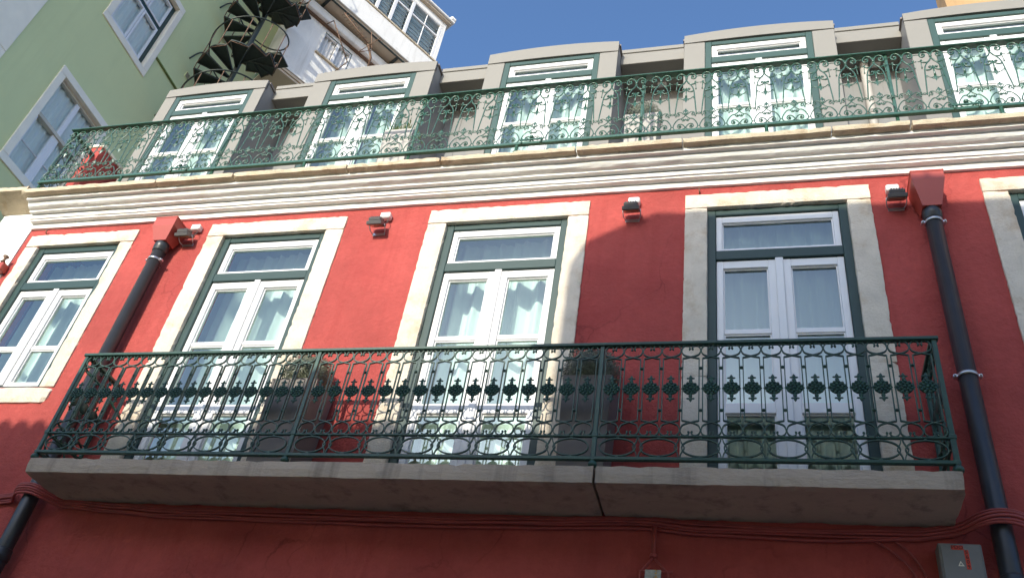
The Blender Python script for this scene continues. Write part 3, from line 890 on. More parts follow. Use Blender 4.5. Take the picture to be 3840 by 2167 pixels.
# ================================================================== downpipes
def downpipe(x, z_top, z_bot, clamps, hop_x, label, dm_, dt_):
    dp = empty('downpipe', (x, -.11, z_bot), label, 'drainpipe', 'rainwater downpipes on the red wall')
    MB().lathe([(.066, 0), (.066, z_top - z_bot)], (x, -.11, z_bot), 20).build('pipe', M['pipe'], dp)
    MB().lathe([(.068, 0), (.076, .01), (.076, .05), (.079, .055), (.079, .10), (.074, .11), (.070, .16)], (x, -.11, z_top - .14), 20).build('socket', M['pipe'], dp)
    MB().lathe([(.068, 0), (.075, .01), (.075, .03), (.079, .035), (.079, .055), (.075, .06), (.075, .10), (.068, .11)], (x, -.11, 2.32 if x < 0 else 2.44), 20).build('socket', M['pipe'], dp)
    for z in clamps:
        c = MB(); c.lathe([(.067, -.013), (.073, -.013), (.073, .013), (.067, .013)], (x, -.11, z), 24, False)
        c.cbox(x + .064, x + .098, -.128, -.092, z - .012, z + .012, .003); c.cbox(x - .098, x - .064, -.128, -.092, z - .012, z + .012, .003)
        c.ball((x + .085, -.132, z), .010); c.ball((x - .085, -.132, z), .010); c.tube([(x, -.04, z), (x, 0, z)], .006, 6)
        c.build('clamp', M['steel'], dp)
    # hopper head: box over an inverted pyramid
    h = MB(); hz = z_top - .02
    a, b, yb, yf2 = hop_x - .13, hop_x + .13, -.002, -.235
    zt, zm, zb = hz + dt_, hz + dm_, hz
    V = [(a, yf2, zt), (b, yf2, zt), (b, yb, zt), (a, yb, zt), (a, yf2, zm), (b, yf2, zm), (b, yb, zm), (a, yb, zm),
         (x - .075, -.185, zb), (x + .075, -.185, zb), (x + .075, -.03, zb), (x - .075, -.03, zb)]
    h.add(V, [(0, 1, 2, 3), (0, 4, 5, 1), (1, 5, 6, 2), (2, 6, 7, 3), (3, 7, 4, 0), (4, 8, 9, 5), (5, 9, 10, 6), (6, 10, 11, 7), (7, 11, 8, 4), (8, 11, 10, 9)])
    h.cbox(a - .004, b + .004, yf2 - .004, yb, zt - .02, zt + .002, .003)
    h.build('hopper', M['redmetal'], dp)
downpipe(-6.02, 5.87, -1.5, [5.62, 3.83, 2.12], -6.02, 'black round downpipe with red hopper beside the leftmost window, sunlit at top', .17, .295)
downpipe(1.512, 5.755, -1.5, [5.60, 4.05], 1.512, 'black round downpipe with red hopper right of the shaded balcony door', .27, .375)

# ================================================================== floodlights
def floodlight(x, z, label, lx=-.04):
    f = empty('floodlight', (x, 0, z), label, 'floodlight', 'floodlights under the cornice')
    MB().cbox(x - .055, x + .055, -.075, -.001, z + .06, z + .135, .012).build('junction_box', M['plastic'], f)
    h = MB()      # head tilted to look down and out
    def tilt(p):
        a = math.radians(32); y, zz = p[1], p[2]
        return (x + lx + p[0], -.10 + y * math.cos(a) - zz * math.sin(a), z - .062 + y * math.sin(a) + zz * math.cos(a))
    hb = MB().cbox(-.080, .080, -.085, .055, -.020, .018, .005).cbox(-.066, .066, -.066, .036, .018, .058, .008)
    for k in range(5): hb.cbox(-.05 + .022 * k, -.04 + .022 * k, -.05, .02, .056, .070, .002)
    h.add([tilt(p) for p in hb.v], hb.f)
    h.build('lamp_head', M['lamp'], f)
    g = MB().cbox(-.066, .066, -.072, .042, -.026, -.0205, .002)
    MB().add([tilt(p) for p in g.v], g.f).build('lens', M['reflector'], f)
    b_ = MB()
    for s in (-1, 1): b_.tube([(x + lx + s * .082, -.10, z - .065), (x + lx + s * .080, -.05, z - .105), (x + lx + s * .06, -.006, z - .115)], .005, 5, 2)
    b_.cbox(x + lx - .066, x + lx + .066, -.008, -.001, z - .135, z - .10, .002)
    b_.build('bracket', M['steel'], f)
    MB().tube([(x + .03, -.05, z + .055), (x + .05, -.06, z + .01), (x + .03, -.07, z - .03), (x + lx + .03, -.08, z + .0)], .004, 5, 3).build('lead', M['lamp'], f)
floodlight(-5.765, 6.04, 'dark floodlight with white box touching the red hopper of the left downpipe')
floodlight(-3.555, 6.045, 'dark sunlit floodlight with white box on the red wall between two sunlit doors')
floodlight(-1.02, 6.04, 'dark floodlight with white box where the shadow edge meets the sunlit wall', -.01)
floodlight(1.255, 6.0, 'dark floodlight with white box beside the right red hopper', .01)

# ================================================================== planters
def leaf_ball(c, r, n, size, seed, squash=1.0):
    rnd = random.Random(seed); mb = MB()
    mb.ball(c, r * .86, 14, 9, (1, 1, squash))
    for _ in range(n):
        u = rnd.uniform(-1, 1); a = rnd.uniform(0, 2 * math.pi); s = math.sqrt(1 - u * u)
        nrm = Vector((s * math.cos(a), s * math.sin(a), u))
        lump = 1 + .07 * noise.noise(nrm * 4 + Vector((seed, 0, 0)))
        p = Vector(c) + Vector((nrm.x, nrm.y, nrm.z * squash)) * r * lump * rnd.uniform(.90, 1.04)
        t = (nrm.orthogonal().normalized() + nrm * rnd.uniform(-.1, 1.0) + Vector((rnd.uniform(-1, 1), rnd.uniform(-1, 1), rnd.uniform(-1, 1))) * .7).normalized()
        w_ = t.cross(nrm + Vector((.01, .02, .03))).normalized()
        L_ = size * rnd.uniform(.7, 1.3)
        mb.add([p, p + t * L_ * .5 + w_ * L_ * .28, p + t * L_, p + t * L_ * .5 - w_ * L_ * .28], [(0, 1, 2, 3)])
    return mb
def planter(x0, x1, y0, y1, z0, z1, label, mat, taper=.02, group='planters on the lower balcony'):
    p = empty('planter', ((x0 + x1) / 2, (y0 + y1) / 2, z0), label, 'planter', group)
    b = MB(); t = taper
    V = [(x0 + t, y0 + t, z0), (x1 - t, y0 + t, z0), (x1 - t, y1 - t, z0), (x0 + t, y1 - t, z0), (x0, y0, z1), (x1, y0, z1), (x1, y1, z1), (x0, y1, z1),
         (x0 + .02, y0 + .02, z1), (x1 - .02, y0 + .02, z1), (x1 - .02, y1 - .02, z1), (x0 + .02, y1 - .02, z1),
         (x0 + .02, y0 + .02, z1 - .04), (x1 - .02, y0 + .02, z1 - .04), (x1 - .02, y1 - .02, z1 - .04), (x0 + .02, y1 - .02, z1 - .04)]
    b.add(V, [(3, 2, 1, 0), (0, 1, 5, 4), (1, 2, 6, 5), (2, 3, 7, 6), (3, 0, 4, 7), (4, 5, 9, 8), (5, 6, 10, 9), (6, 7, 11, 10), (7, 4, 8, 11),
              (8, 9, 13, 12), (9, 10, 14, 13), (10, 11, 15, 14), (11, 8, 12, 15), (12, 13, 14, 15)])
    b.build('pot', M[mat], p)
    return p
p = planter(-3.945, -3.52, -.36, -.02, 3.05, 3.93, 'tall dark grey square planter with a clipped ball shrub between the two sunlit balcony doors', 'pot')
leaf_ball((-3.73, -.19, 4.06), .215, 5200, .017, 1).build('shrub', M['box_leaf'], p)
p = planter(-1.42, -1.035, -.36, -.02, 3.05, 3.93, 'tall dark grey square planter with a clipped ball shrub beside the shaded balcony door', 'pot')
leaf_ball((-1.235, -.19, 4.06), .22, 5200, .017, 2).build('shrub', M['box_leaf'], p)
p = planter(-3.95, -3.60, .03, .33, 6.63, 7.62, 'pale grey planter with loose green plants behind the upper railing', 'potl', .02, 'planters on the upper terrace')
rnd = random.Random(5); g = MB()
for _ in range(420):
    bx, by = rnd.uniform(-3.93, -3.62), rnd.uniform(.06, .30)
    d = Vector((rnd.uniform(-.5, .5), rnd.uniform(-.6, .4), rnd.uniform(.5, 1))).normalized()
    q = Vector((bx, by, 7.58)) + d * rnd.uniform(.02, .16); wv = d.orthogonal().normalized() * .006; L_ = rnd.uniform(.04, .10)
    g.add([q - wv, q + wv, q + d * L_], [(0, 1, 2)])
g.build('foliage', M['grass_leaf'], p)
p = planter(-1.20, -.85, .03, .36, 6.63, 7.53, 'pale grey planter with a clipped ball shrub behind the upper railing', 'potl', .02, 'planters on the upper terrace')
leaf_ball((-1.02, .19, 7.62), .19, 3200, .017, 4).build('shrub', M['box_leaf'], p)

# terrace fittings between the dormers
t = empty('vent_pipe', (1.40, .93, 6.63), 'grey vertical vent pipe with rounded cap between the two right dormers', 'pipe')
MB().lathe([(.05, 0), (.05, 2.76), (.045, 2.80), (.03, 2.83), (.005, 2.845)], (1.40, .93, 6.63), 16).build('pipe', M['potl'], t)
MB().lathe([(.056, -.03), (.056, .03)], (1.40, .93, 8.3), 16).build('collar', M['dormer'], t)
for (x, lab) in ((1.53, 'small white lamp on the recessed wall beside the grey vent pipe'), (-.95, 'small white lamp on the recessed wall beside the middle dormer'), (-3.34, 'small white lamp on the recessed wall right of the plant box dormer')):
    l = empty('wall_lamp', (x, 1.04, 9.25), lab, 'lamp', 'small lamps on the terrace wall')
    MB().cbox(x - .05, x + .05, .94, 1.044, 9.30, 9.35, .008).build('base', M['plastic'], l)
    MB().cbox(x - .06, x + .06, .92, 1.0, 9.21, 9.292, .008).build('head', M['plastic'], l)

# ================================================================== cables under the balcony
cab = [(.0, .010, .012), (.022, .022, .010), (.040, .010, .008), (-.02, .018, .009), (-.042, .010, .012)]
labs = ['thickest lowest red painted cable under the balcony', 'red painted cable lying second from the top under the balcony', 'uppermost thin red painted cable under the balcony',
        'red painted cable in the middle of the bundle under the balcony', 'red painted cable second from the bottom under the balcony']
CABZ = [(-8.1, 2.885), (-6.6, 2.895), (-6.25, 2.93), (-6.02, 2.945), (-5.76, 2.90), (-5.2, 2.865), (-4.7, 2.84), (-2.3, 2.835), (-1.6, 2.85), (-.79, 2.878), (-.38, 2.848),
        (.4, 2.832), (1.0, 2.85), (1.27, 2.885), (1.52, 2.918), (1.67, 2.905), (2.7, 2.87), (5.4, 2.86)]
def lerp(tab, x):
    for (xa, ya), (xb, yb) in zip(tab, tab[1:]):
        if x <= xb:
            t_ = max(0, (x - xa) / (xb - xa)); t_ = t_ * t_ * (3 - 2 * t_)
            return ya + (yb - ya) * t_
    return tab[-1][1]
labs = ['middle red painted cable of the bundle under the balcony', 'second highest red painted cable of the bundle under the balcony', 'uppermost thin red painted cable of the bundle under the balcony',
        'second lowest red painted cable of the bundle under the balcony', 'lowest and thickest red painted cable of the bundle under the balcony']
for i, (dz, dy, r) in enumerate(cab):
    pts = []
    x = -8.0
    while x < 5.3:
        base = lerp(CABZ, x)
        yo = .175 * math.exp(-((x + 6.02) / .20) ** 4) + .175 * math.exp(-((x - 1.512) / .20) ** 4)
        pts.append((x, -.012 - dy - yo - .012 * (i == 0), base + dz + .014 * noise.noise(Vector((x * 1.3, i * 4.2, 0)))))
        x += .075
    tag(MB().tube(pts, r, 6, 2).build('cable', M['cable'], None), labs[i], 'cable', 'red painted cables under the balcony')

# thin branch cables going down to the cabinet
for k, lab in enumerate(('thin red cable drooping down to the left of the grey cabinet', 'thin red cable dropping closest to the grey cabinet side')):
    tag(MB().tube([(.75 + .13 * k, -.02, 2.80), (.86 + .10 * k, -.02, 2.72), (.98 + .06 * k, -.02, 2.55), (1.02 + .04 * k, -.02, 2.2), (1.03 + .04 * k, -.02, 1.6)], .007, 6, 4).build('branch_cable', M['cable'], None), lab, 'cable', 'branch cables beside the cabinet')

# ================================================================== distribution cabinet
bx = empty('distribution_cabinet', (1.23, 0, 2.1), 'grey metal utility cabinet with red labels and a warning triangle at bottom right', 'cabinet')
MB().cbox(1.115, 1.372, -.12, -.001, 2.05, 2.755, .006).build('case', M['boxgrey'], bx)
MB().cbox(1.128, 1.358, -.127, -.1205, 2.07, 2.74, .004).build('door', M['boxgrey'], bx)
def letters(txt, x, z, size, y, name, parent, mat, sx=1.0):
    cu = bpy.data.curves.new('txt', 'FONT'); cu.body = txt; cu.size = size; cu.align_x = 'CENTER'; cu.align_y = 'CENTER'; cu.extrude = .0008; cu.resolution_u = 3
    to = bpy.data.objects.new('txt', cu); C.objects.link(to)
    bpy.context.view_layer.update()
    me = bpy.data.meshes.new_from_object(to.evaluated_get(bpy.context.evaluated_depsgraph_get()))
    bpy.data.objects.remove(to)
    for v in me.vertices:
        v.co = Vector((x + v.co.x * sx, y - v.co.z, z + v.co.y))
    me.materials.clear(); me.materials.append(mat); me.name = name
    return place(bpy.data.objects.new(name, me), parent)
yl = -.1285
lb = MB().box(1.190, 1.262, yl - .001, yl, 2.708, 2.738).build('label', M['redtape'], bx); lb['label'] = 'horizontal red label reading PDO'
letters('PDO', 1.226, 2.723, .034, yl - .0022, 'lettering', lb, M['ink'])
lb = MB().box(1.262, 1.288, yl - .001, yl, 2.580, 2.708).build('label', M['redtape'], bx); lb['label'] = 'vertical red label reading 5609'
for k, ch in enumerate('5609'):
    letters(ch, 1.275, 2.692 - .032 * k, .034, yl - .0022, 'lettering', lb, M['ink'])
tri = MB().add([(1.214, yl, 2.60), (1.250, yl, 2.60), (1.232, yl, 2.634), (1.214, yl - .001, 2.60), (1.250, yl - .001, 2.60), (1.232, yl - .001, 2.634)],
               [(0, 1, 4, 3), (1, 2, 5, 4), (2, 0, 3, 5), (3, 4, 5)]).build('warning_triangle', M['gstone'], bx)
MB().add([(1.2225, yl - .002, 2.605), (1.2415, yl - .002, 2.605), (1.232, yl - .002, 2.623)], [(0, 1, 2)]).build('triangle_mark', M['galv'], tri)

# ================================================================== cable bracket with worn plate
cb = empty('cable_bracket', (-.70, -.03, 2.4), 'red iron cable bracket holding a worn grey plate with orange figures below the balcony', 'bracket')
MB().tube([(-.700, -.05, 2.84), (-.702, -.05, 2.62)], .012, 8).tube([(-.715, -.04, 2.84), (-.715, -.04, 2.62)], .009, 8).build('conduit', M['cable'], cb)
MB().lathe([(.020, 0), (.026, .008), (.026, .022), (.020, .03)], (-.704, -.05, 2.605), 12).build('collar', M['cable'], cb)
MB().tube([(-.704, -.05, 2.61), (-.79, -.05, 2.50), (-.80, -.05, 2.2)], .009, 6).tube([(-.704, -.05, 2.61), (-.60, -.05, 2.50), (-.585, -.05, 2.2)], .009, 6).tube([(-.80, -.05, 2.508), (-.57, -.05, 2.508)], .008, 6).build('strut', M['cable'], cb)
MB().cbox(-.755, -.645, -.075, -.062, 2.2, 2.512, .004).build('plate', M['galv'], cb)
letters('2', -.680, 2.495, .042, -.0762, 'figure', cb, M['yellow']); letters('4', -.680, 2.458, .042, -.0762, 'figure', cb, M['yellow'])

# ================================================================== white neighbour (left)
nb = empty('white_neighbour_house', (-8.3, 0, -1.6), 'narrow white plastered house end left of the red wall with stone cap', 'building')
MB().rough(-8.60, -8.056, -.01, .5, -1.6, 6.585, cell=.12, amp=.006, chip=.01, seed=5).build('wall', M['white'], nb)
MB().rough(-8.66, -8.125, -.30, .5, 6.69, 6.765, cell=.05, amp=.005, chip=.014, seed=6).build('cap_stone', M['cap'], nb)
MB().prism([(-.27, 6.69), (-.02, 6.586), (.5, 6.586), (.5, 6.69)], -8.62, -8.125, lambda u, v, w_: (w_, u, v)).build('cap_moulding', M['cap'], nb)
MB().prism([(0.0, 5.62), (-.10, 5.62), (-.10, 5.66), (-.13, 5.68), (-.13, 5.73), (-.16, 5.75), (-.16, 5.77), (0, 5.77)], -8.60, -8.13, lambda u, v, w_: (w_, u - .012, v)).build('string_moulding', M['cap'], nb)
wb = empty('insulator_bracket', (-8.05, -.05, 5.75), 'small rusty iron insulator bracket at the left edge of the red wall', 'bracket')
MB().lathe([(.03, 0), (.016, .02), (.014, .05), (.034, .075), (.03, .085)], (-8.05, -.09, 5.74), 10).build('insulator', M['rust'], wb)
MB().cbox(-8.10, -8.02, -.10, -.004, 5.63, 5.735, .006).build('bracket', M['redmetal'], wb)

# ================================================================== sage green building
GX = -11.0
GB = empty('green_building', (GX, 3, -1.6), 'tall sage green rendered building with pale stone window surrounds behind at left', 'building')
gw = MB()
GH = [(1.13, 2.25, 9.20, 11.17), (1.13, 2.25, 12.97, 14.86)]
xs = sorted({0.1, 9.0, 1.13, 2.25}); zs = sorted({-1.6, 22.0, 9.20, 11.17, 12.97, 14.86})
for i in range(len(xs) - 1):
    for k in range(len(zs) - 1):
        cy_, cz_ = (xs[i] + xs[i + 1]) / 2, (zs[k] + zs[k + 1]) / 2
        if any(h[0] < cy_ < h[1] and h[2] < cz_ < h[3] for h in GH): continue
        gw.add([(GX, xs[i], zs[k]), (GX, xs[i + 1], zs[k]), (GX, xs[i + 1], zs[k + 1]), (GX, xs[i], zs[k + 1])], [(0, 1, 2, 3)])
gw.add([(GX, 9, -1.6), (GX - 8, 9, -1.6), (GX - 8, 9, 22), (GX, 9, 22)], [(0, 1, 2, 3)])
gw.build('wall', M['gwall'], GB)
for k in range(9):
    MB().cbox(GX - .5, GX + .02, -1.0, .10, 7.2 + 1.62 * k + .004, 7.2 + 1.62 * (k + 1) - .004, .006).build('quoin_stone', M['gstone'], GB)
MB().box(GX - 8, GX - .01, -.9, .1, -1.6, 22).build('front_wall', M['gwall'], GB)
def gwindow(z0, z1, style):
    y0, y1 = 1.13, 2.25
    for nm, a in (('jamb_stone', (y0 - .14, y0, z0 - .001, z1 + .001)), ('jamb_stone', (y1, y1 + .13, z0 - .001, z1 + .001)), ('lintel_stone', (y0 - .14, y1 + .13, z1 + .003, z1 + .15)), ('sill_stone', (y0 - .14, y1 + .13, z0 - .15, z0 - .003))):
        MB().cbox(GX - .2, GX + .025, a[0], a[1], a[2], a[3], .006).build(nm, M['gstone'], GB)
    if style == 0:
        f = MB(); x0, x1 = GX - .14, GX - .07
        f.cbox(x0, x1, y0, y0 + .05, z0, z1); f.cbox(x0, x1, y1 - .05, y1, z0, z1)
        f.cbox(x0, x1, y0, y1, z1 - .05, z1); f.cbox(x0, x1, y0, y1, z0, z0 + .05)
        f.cbox(x0 - .02, x1 + .02, y0 + .05, y1 - .05, z0 + 1.06, z0 + 1.13)
        fr = f.build('window', M['cream'], GB)
        c = (y0 + y1) / 2
        s = MB(); s.cbox(x0, x1 - .008, c - .045, c + .045, z0 + .05, z1 - .05)
        s.cbox(x0 + .012, x1 - .02, y0 + .05, c - .045, z0 + .50, z0 + .515); s.cbox(x0 + .012, x1 - .02, c + .045, y1 - .05, z0 + .50, z0 + .515)
        for (a, b) in ((y0 + .05, c - .045), (c + .045, y1 - .05)):
            s.cbox(x0, x1 - .01, a, a + .035, z0 + .05, z0 + 1.06); s.cbox(x0, x1 - .01, b - .035, b, z0 + .05, z0 + 1.06)
        s.build('sash', M['win'], fr)
        for (a, b) in ((y0 + .05, c - .045), (c + .045, y1 - .05)):
            for (u, v) in ((z0 + .05, z0 + 1.06), (z0 + 1.13, z1 - .05)):
                MB().add([(GX - .11, a, u), (GX - .11, b, u), (GX - .11, b, v), (GX - .11, a, v)], [(0, 1, 2, 3)]).build('pane', M['glass2'], fr)
    else:
        f = MB(); x0, x1 = GX - .16, GX - .08
        f.cbox(x0, x1, y0, y0 + .05, z0, z1); f.cbox(x0, x1, y1 - .10, y1, z0, z1); f.cbox(x0, x1, y0 + .05, y1 - .10, z1 - .05, z1); f.cbox(x0, x1, y0 + .05, y1 - .10, z0, z0 + .10)
        f.cbox(x0, x1, y0 + .05, y1 - .10, z0 + 1.06, z0 + 1.16)
        fr = f.build('window', M['green'], GB); fr['label'] = 'dark green window frame with white sashes'
        c = (y0 + y1) / 2 - .02
        s = MB()
        for (a, b) in ((y0 + .05, c), (c + .01, y1 - .10)):
            for (u, v) in ((z0 + .10, z0 + 1.06), (z0 + 1.16, z1 - .05)):
                s.cbox(x0 + .02, x1 + .012, a, a + .045, u, v); s.cbox(x0 + .02, x1 + .012, b - .045, b, u, v)
                s.cbox(x0 + .021, x1 + .011, a + .045, b - .045, v - .045, v); s.cbox(x0 + .021, x1 + .011, a + .045, b - .045, u, u + .045)
        s.build('sash', M['win'], fr)
        for (a, b) in ((y0 + .05, c), (c + .01, y1 - .10)):
            for (u, v) in ((z0 + .10, z0 + 1.06), (z0 + 1.16, z1 - .05)):
                MB().add([(GX - .10, a, u), (GX - .10, b, u), (GX - .10, b, v), (GX - .10, a, v)], [(0, 1, 2, 3)]).build('pane', M['glass2'], fr)
    # room and pale curtain
    r = MB(); r.box(GX - 1.6, GX - 1.5, y0 - .4, y1 + .4, z0 - .3, z1 + .3); r.box(GX - 1.5, GX - .21, y0 - .45, y0 - .4, z0 - .3, z1 + .3); r.box(GX - 1.5, GX - .21, y1 + .4, y1 + .45, z0 - .3, z1 + .3)
    r.box(GX - 1.5, GX - .21, y0 - .4, y1 + .4, z1 + .3, z1 + .35); r.box(GX - 1.5, GX - .21, y0 - .4, y1 + .4, z0 - .35, z0 - .3)
    r.build('room', M['room'], GB)
gwindow(9.20, 11.17, 0); gwindow(12.97, 14.86, 1)
for zz, lab in ((9.1, 'pale net curtain inside the lower window of the green building'), (12.9, 'pale net curtain inside the upper window of the green building')):
    V = []; F = []; n = 90
    for k in range(2):
        for i in range(n + 1):
            y = 1.05 + 1.28 * i / n
            V.append((.018 * math.sin(y * 42 + math.sin(y * 9)), y - 1.7, 2.1 * k))
    for i in range(n): F.append((i, i + 1, n + 2 + i, n + 1 + i))
    tag(MB().add(V, F, True).build('net_curtain', M['curtain'], None, (GX - .165, 1.7, zz)), lab, 'curtain', 'curtains of the green building')
v = MB(); v.box(GX, GX + .012, 3.17, 3.28, 13.91, 14.07)
ve = v.build('vent_grille', M['gwall'], GB)
for k in range(4): MB().box(GX + .012, GX + .02, 3.185 + .026 * k, 3.196 + .026 * k, 13.925, 14.055).build('slat', M['zinc'], ve)
MB().tube([(GX + .02, 2.385, 13.452), (GX + .02, 6.5, 13.49)], .022, 8).build('wall_conduit', M['grass_leaf'], GB)

# ================================================================== white building behind
P0 = Vector((-10.3048, 4.4172, 16.2445))
ur = Vector((.518, .855, 0)).normalized(); un = Vector((ur.y, -ur.x, 0))
WB = empty('white_building', tuple(P0), 'dirty white building with overhanging glazed storey behind the spiral stairs', 'building')
def lw(u, w_, z): return tuple(P0 + ur * u + un * w_ + Vector((0, 0, z)))
def lbox(mb, u0, u1, w0, w1, z0, z1, c=.006):
    t_ = MB().cbox(u0, u1, w0, w1, z0, z1, c)
    # local axes: (u, -w) keeps handedness
    mb.add([lw(a, -b, z) for a, b, z in t_.v], t_.f)
    return mb
# lower wall with window hole
lwm = MB(); hole = (.86, 1.70, 1.06, 1.88)
us = [0, .86, 1.70, 4.2]; zz_ = [-.10, 1.06, 1.88, 2.36]
for i in range(3):
    for k in range(3):
        if i == 1 and k == 1: continue
        lwm.add([lw(us[i], 0, zz_[k]), lw(us[i + 1], 0, zz_[k]), lw(us[i + 1], 0, zz_[k + 1]), lw(us[i], 0, zz_[k + 1])], [(0, 1, 2, 3)])
lwm.add([lw(0, 0, -.1), lw(0, -1.6, -.1), lw(0, -1.6, 2.36), lw(0, 0, 2.36)], [(3, 2, 1, 0)])
lwm.build('wall', M['wwall'], WB)
lbox(MB(), -.03, 4.2, -.06, .02, -.16, -.10).build('base_moulding', M['wwall'], WB)
lbox(MB(), -.01, 4.2, -.03, .10, -.23, -.165).build('base_moulding', M['soffit'], WB)
lbox(MB(), .02, 4.2, .0, 1.7, -.30, -.235).build('soffit', M['soffit'], WB)
lbox(MB(), .8, 1.78, -.05, .05, 1.0, 1.055).build('sill_stone', M['cap'], WB)
wf = MB(); lbox(wf, .865, .90, .03, .09, 1.065, 1.875); lbox(wf, 1.66, 1.695, .03, .09, 1.065, 1.875); lbox(wf, 1.25, 1.33, .02, .09, 1.065, 1.875); lbox(wf, .90, 1.25, .03, .09, 1.84, 1.875); lbox(wf, 1.33, 1.66, .03, .09, 1.84, 1.875)
wfo = wf.build('window', M['win'], WB)
V = []; F = []; n = 80
for k in range(2):
    for i in range(n + 1):
        u = .90 + .76 * i / n
        V.append(lw(u, -.12 + .03 * math.sin(u * 58), 1.07 + .8 * k))
for i in range(n): F.append((i, i + 1, n + 2 + i, n + 1 + i))
MB().add(V, F, True).build('shutter_sheet', M['plastic'], wfo)
lbox(MB(), -.05, 4.2, -.09, .0, 1.995, 2.027).build('gutter_board', M['rust'], WB)
lbox(MB(), -.05, 4.2, -.20, .0, 2.03, 2.30, .02).build('ledge', M['wwall'], WB)
# overhang soffit with dark steel beams
lbox(MB(), .3, 4.2, -.50, .3, 2.40, 2.46).build('overhang_soffit', M['soffit'], WB)
for (a, b) in ((-.13, -.08), (-.52, -.47)):
    lbox(MB(), -1.0, 4.2, a, b, 2.365, 2.399).build('steel_beam', M['black'], WB)
lbox(MB(), .42, .50, -.47, -.13, 2.365, 2.399).build('steel_beam', M['black'], WB)
lbox(MB(), 2.62, 2.70, -.47, -.13, 2.365, 2.399).build('steel_beam', M['black'], WB)
W0 = .50
uw = MB()
lbox(uw, -1.0, 3.72, -W0, 2.5, 2.465, 3.34, .004)
lbox(uw, 3.60, 3.72, -W0, 2.5, 3.345, 5.05, .004)
lbox(uw, -1.0, 3.60, -W0, -W0 + .2, 4.82, 5.05, .004)
uw.build('upper_wall', M['wwall'], WB)
lbox(MB(), -1.0, 3.74, -W0 - .06, -W0 + .05, 2.465, 2.60, .01).build('drip_moulding', M['wwall'], WB)
lbox(MB(), -1.0, 3.74, -W0 - .03, -W0 + .05, 3.30, 3.36, .008).build('sill_moulding', M['cap'], WB)
lbox(MB(), -1.0, 3.80, -W0 - .10, 2.5, 5.05, 5.11, .01).build('eave', M['soffit'], WB)
lbox(MB(), -1.0, 3.86, -W0 - .16, 2.5, 5.115, 5.20, .015).build('eave', M['wwall'], WB)
lbox(MB(), 3.70, 3.88, -W0 - .18, -W0 + .05, 5.205, 5.34, .03).build('corner_knob', M['wwall'], WB)
lbox(MB(), -1.0, 3.60, .9, 1.0, 3.34, 4.82).build('back_wall', M['room'], WB)
gl = MB()
mull = [-.2, .55, 1.08, 1.62, 2.07, 2.58, 3.57]
for u in mull[:-1]: lbox(gl, u - .045, u + .045, -W0 + .0, -W0 + .09, 3.365, 4.815)
lbox(gl, 3.53, 3.598, -W0, -W0 + .09, 3.365, 4.815)
for a, b in zip(mull[:-1], mull[1:]):
    zz = 4.32
    lbox(gl, a + .045, b - .045, -W0 + .005, -W0 + .085, zz - .03, zz + .03)
    lbox(gl, a + .045, b - .045, -W0 + .005, -W0 + .085, 3.365, 3.39); lbox(gl, a + .045, b - .045, -W0 + .005, -W0 + .085, 4.79, 4.815)
lbox(gl, 3.06, 3.085, -W0 + .02, -W0 + .07, 3.39, 4.29); lbox(gl, 3.06, 3.085, -W0 + .02, -W0 + .07, 4.35, 4.79)
wo_ = gl.build('window_band', M['win'], WB)
sl_me = None
for a, b in zip(mull[:-1], mull[1:]):
    for k in range(9):
        z = 3.42 + .155 * k
        if abs(z - 4.32) < .05: continue
        lbox(MB(), a + .047, b - .047, -W0 + .075, -W0 + .11, z, z + .012, .002).build('louvre', M['win'], wo_)
    MB().add([lw(a + .045, W0 - .045, 3.39), lw(b - .045, W0 - .045, 3.39), lw(b - .045, W0 - .045, 4.79), lw(a + .045, W0 - .045, 4.79)], [(0, 1, 2, 3)]).build('pane', M['glass2'], wo_)
    MB().add([lw(a + .045, W0 - .2, 3.39), lw(b - .045, W0 - .2, 3.39), lw(b - .045, W0 - .2, 4.79), lw(a + .045, W0 - .2, 4.79)], [(0, 1, 2, 3)]).build('inner_blind', M['blind'], wo_)

# clothes line brackets and rods on the white building
for nm_, pts_, lab in (('clothesline_bracket', [(.75, .05, 2.02), (.72, .62, 1.62), (1.42, .62, .74)], 'thin rusty clothesline arm before the small window of the white building'),
                       ('clothesline_bracket', [(3.45, .52, 2.75), (3.75, .75, 2.82), (4.05, .95, 2.95)], 'rusty rod bracket at the right corner of the white building')):
    mb = MB(); mb.tube([lw(*q) for q in pts_], .014, 6)
    if 'corner' in lab:
        mb.tube([lw(3.45, .52, 2.55), lw(3.75, .75, 2.82)], .011, 6); mb.tube([lw(3.5, .52, 2.6), lw(4.05, .95, 2.95)], .011, 6)
    else:
        mb.tube([lw(1.42, .62, .74), lw(1.44, .02, .9)], .012, 6)
    tag(mb.build(nm_, M['rust'], None), lab, 'bracket')

# antenna
an = empty('antenna', (-7.2, 3.6, 14.2), 'rusty rooftop aerial with many short rods before the white building', 'antenna')
A = Vector((-7.66, 2.91, 15.10)); B = Vector((-7.17, 3.47, 14.64))
MB().tube([A, B], .010, 6).build('boom', M['rust'], an)
dirv = (Vector((-7.60, 2.92, 15.12)) - Vector((-7.69, 2.93, 15.07))).normalized()
for k in range(12):
    c = A.lerp(B, (k + .3) / 12)
    MB().tube([c - dirv * .07, c + dirv * .07], .006, 5).build('rod', M['rust'], an)
cc_ = A.lerp(B, .92)
MB().tube([cc_ + Vector((-.02, 0, .0)), cc_ + Vector((.0, 0, -.02)), Vector((-7.16, 3.58, 14.45)), Vector((-7.22, 3.70, 14.2))], .024, 8).build('mast', M['rust'], an)
MB().tube([Vector((-7.18, 3.33, 14.95)), Vector((-7.14, 3.50, 14.58)), Vector((-7.36, 3.40, 14.42))], .010, 6).tube([Vector((-7.36, 3.40, 14.42)), Vector((-6.98, 3.4, 14.82)), Vector((-6.95, 3.4, 14.7))], .008, 6).build('reflector_frame', M['rust'], an)

